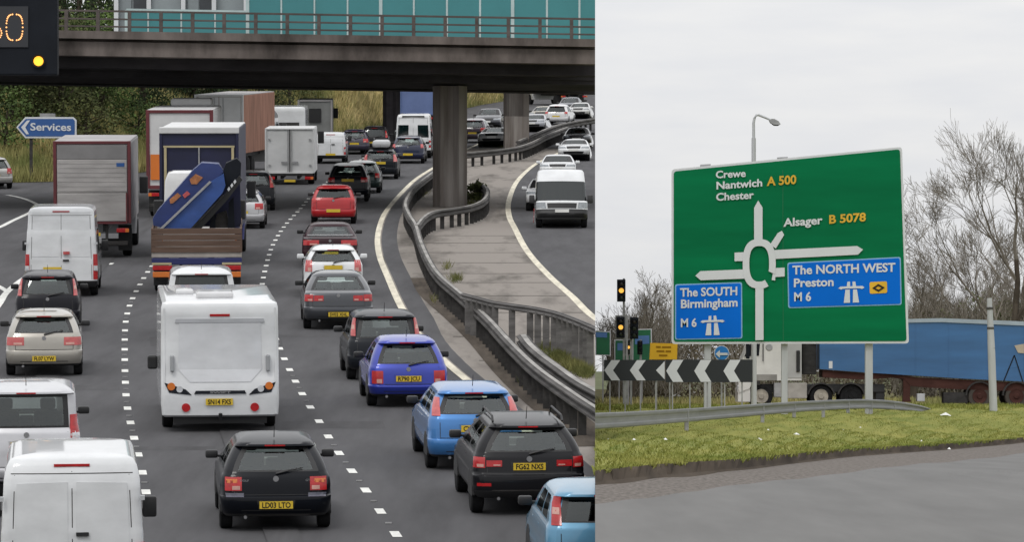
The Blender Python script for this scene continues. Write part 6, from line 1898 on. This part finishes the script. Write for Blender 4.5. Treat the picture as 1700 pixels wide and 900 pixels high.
# ------------------------------------------------------------------ thick grey column at the right
cp = rthing('steel_column', 'thick pale steel post with bands in front of the blue trailer', 'post', 1646, 262 * Q)
mb = MB()
b_ = gp(1649.5, 262 * Q)
mb.tube([b_ + Vector((0, 0, -.1)), at(1646, 585, 262 * Q), at(1642.5, 495, 262 * Q)], [.145, .135, .095], 12)
into(mb.build('shaft', M_POST, None, True), cp, False)
for py in (512, 545, 580):
    mb = MB(); c = at(1642.5 + (py - 495) * .04, py, 262 * Q); mb.lathe([(-.04, .13), (.04, .13)], c, 'z', 12)
    into(mb.build('band', M_GALVOLD), cp, False)

# ------------------------------------------------------------------ litter on the grass
LT_ = [(1570, 692, 24), (1010, 736, 10), (1260, 737, 14), (1322, 731, 12), (1105, 742, 12), (1124, 664, 22), (1152, 655, 14), (1400, 718, 7), (1275, 722, 6), (1530, 738, 7), (1576, 757, 6), (1052, 741, 9), (1428, 716, 6)]
for i, (px, py, w) in enumerate(LT_):
    Y = Yr(py)
    k = Y / F
    c = gp(px, Y, .09 + (vlump(px, Y)))
    mb = MB()
    n = 9
    rim = [Vector((w * .5 * k * math.cos(6.283 * j / n) * R.uniform(.6, 1.1), .15 * math.sin(6.283 * j / n) * R.uniform(.6, 1.2), R.uniform(0, w * .10 * k))) for j in range(n)]
    top = Vector((0, 0, w * .22 * k + .02))
    for j in range(n): mb.face([rim[j], rim[(j + 1) % n], top])
    mb.face(rim[::-1])
    o = mb.build('litter', M_LITTER)
    o.location = c
    wl = ['right of the guard rail end', 'at the left end by the seam', 'under the middle of the guard rail', 'right of the middle rail post', 'left of the first rail post', 'long and flat under the left chevron board', 'under the right chevron board', 'near the right rail posts', 'close behind the second rail post', 'on the open grass below the lorry', 'nearest the kerb under the trailer wheels', 'left part of the verge, half sunk', 'tiny, between the last rail posts'][i]
    tag(o, 'white scrap of litter on the grass, ' + wl, 'litter', 'white litter on the verge')

# ------------------------------------------------------------------ bare winter trees
def bare(label, base, h, lean=(0, 0), depth=6, spread=.55, m=None, w0=.022, seed=1, splits=(3, 3), low=.3):
    rr = random.Random(seed)
    t = thing('bare_tree', label, 'tree', base, 'bare winter trees')
    tr, tw = MB(), MB()
    def grow(p, d, l_, r_, k):
        pts, q, rs = [p], p, [r_]
        n = 3 if k > 1 else 2
        for i in range(n):
            d = (d + Vector((rr.gauss(0, .13), rr.gauss(0, .13), rr.gauss(.03, .06)))).normalized()
            q = q + d * (l_ / n)
            pts.append(q)
            rs.append(max(.0085, r_ * (1 - .38 * (i + 1) / n)))
        (tr if k >= depth - 1 else tw).tube(pts, rs, 6 if k >= depth - 1 else (4 if k > 2 else 3), cap=False)
        if k == 0: return
        for i in range(rr.choice(splits) + (1 if k < 3 else 0)):
            j = rr.uniform(.45, 1.0) if i else 1.0
            s0 = pts[min(n, max(1, round(j * n)))]
            a_ = rr.uniform(0, 6.283)
            sp_ = spread * rr.uniform(.6, 1.3) if i else spread * .35
            side = d.orthogonal().normalized()
            side = Matrix.Rotation(a_, 3, d) @ side
            nd = (d * math.cos(sp_) + side * math.sin(sp_) + Vector((0, 0, .06))).normalized()
            grow(s0, nd, l_ * rr.uniform(.62, .84), rs[-1] * (.9 if i == 0 else .68), k - 1)
    grow(Vector((0, 0, -.2)), Vector((lean[0], lean[1], 1)).normalized(), h * low, h * w0, depth)
    tr.build('trunk', M_BARK if m is None else m, t)
    tw.build('crown', M_TWIG, t)
    return t
YW = 400.0
bare('bare tree left of the green sign with a rounded grey crown', gp(1048, 372 * Q), 8.6, (.02, 0), 6, .62, seed=3, low=.26)
bare('smaller bare tree right beside the seam', gp(1004, 392 * Q), 5.6, (.1, 0), 6, .6, seed=8, low=.28)
bare('bare tree leaning right just past the edge of the green sign', gp(1516, 380 * Q), 11.5, (.12, 0), 6, .36, seed=5, low=.30)
bare('bare bushy tree between the two taller ones', gp(1594, 400 * Q), 11.5, (.0, 0), 6, .55, seed=12, low=.26)
bare('tallest bare tree at the right edge with a thick trunk', gp(1693, 376 * Q), 17.0, (-.10, 0), 7, .50, seed=21, w0=.02, low=.25)
bare('thin bare tree cut by the right edge of the photo', gp(1724, 392 * Q), 14.5, (-.1, 0), 6, .5, seed=25, low=.28)
bare('bare sapling low between the sign and the leaning tree', gp(1545, 410 * Q), 6.4, (.1, 0), 6, .5, seed=31, low=.28)
bare('bare tree low left of the big sign, behind the yellow sign', gp(1095, 398 * Q), 5.6, (-.1, 0), 6, .6, seed=35, low=.28)
bare('bare tree just left of the tallest one', gp(1645, 410 * Q), 11.0, (.1, 0), 6, .5, seed=38, low=.28)
# brown winter wood that reads as one mass
mb = MB()
def wood_top(px):
    if px < 1130: return 2.9 + 1.6 * sstep((px - 988) / 110) + .5 * math.sin(px * .09) + .3 * math.sin(px * .23)
    if px < 1480: return 4.2
    return 4.6 + .7 * sstep((px - 1500) / 60) + .6 * math.sin(px * .05) + .3 * math.sin(px * .17)
for i in range(44000):
    px = R.uniform(989, 1790) if R.random() < .85 else R.uniform(1790, 2300)
    if 1130 < px < 1480 and R.random() < .7: continue
    Y = R.uniform(385, 425) * Q
    z = wood_top(px) * (R.random() ** .75) * Y / (400 * Q) * 1.06
    p = gp(px, Y, z)
    if p.x < SEAM * p.y + .8: continue
    d = Vector((R.gauss(0, .45), R.gauss(0, .45), 1)).normalized() * R.uniform(.5, 1.3)
    w = R.uniform(.006, .018)
    mb.face([p + Vector((-w, 0, 0)), p + Vector((w, 0, 0)), p + d])
tag(mb.build('winter_wood', M_TWIG), kind='stuff')
M_BRUSH = mat('brushwood', (.125, .10, .06), .95, scale=(.35, .2, .5), col2=(.03, .028, .016), detail=7)
mb = MB()
for i in range(52000):
    px = R.uniform(989, 1790) if R.random() < .85 else R.uniform(1790, 2300)
    if 1130 < px < 1480 and R.random() < .6: continue
    Y = R.uniform(402, 440) * Q
    z = wood_top(px) * .93 * (R.random() ** .8) * Y / (400 * Q)
    p = gp(px, Y, z)
    if p.x < SEAM * p.y + .8: continue
    u = Vector((R.gauss(0, 1), R.gauss(0, .6), R.gauss(0, 1))).normalized()
    w = u.orthogonal().normalized()
    q = R.uniform(.06, .20)
    mb.face([p - u * q, p + w * q * .5, p + u * q, p - w * q * .5])
tag(mb.build('brushwood', M_BRUSH), kind='stuff')
for (px, Y, h) in ((1640, 398 * Q, 5.6), (1690, 395 * Q, 5.0), (1545, 398 * Q, 4.6)):
    leafy('evergreen_bush', 'dark ivy clad bush among the bare trees, ' + {1640: 'beside the thick steel post', 1690: 'at the right edge', 1545: 'just right of the green sign'}[px], gp(px, Y), h, 1.7, 2, 1100, .15, 'ivy bushes in the wood')
sp = []
for _ in range(9000):
    px, Y = R.uniform(989, 1700), R.uniform(268, 316) * Q
    sp.append(gp(px, Y))
blades('far_verge_grass', sp, M_BLADE, .16, .03, .6)
sp = []
for _ in range(7000):
    sp.append(gp(R.uniform(989, 1720), R.uniform(343, 372) * Q))
blades('far_dry_grass', sp, M_DRY, .35, .035, .5)
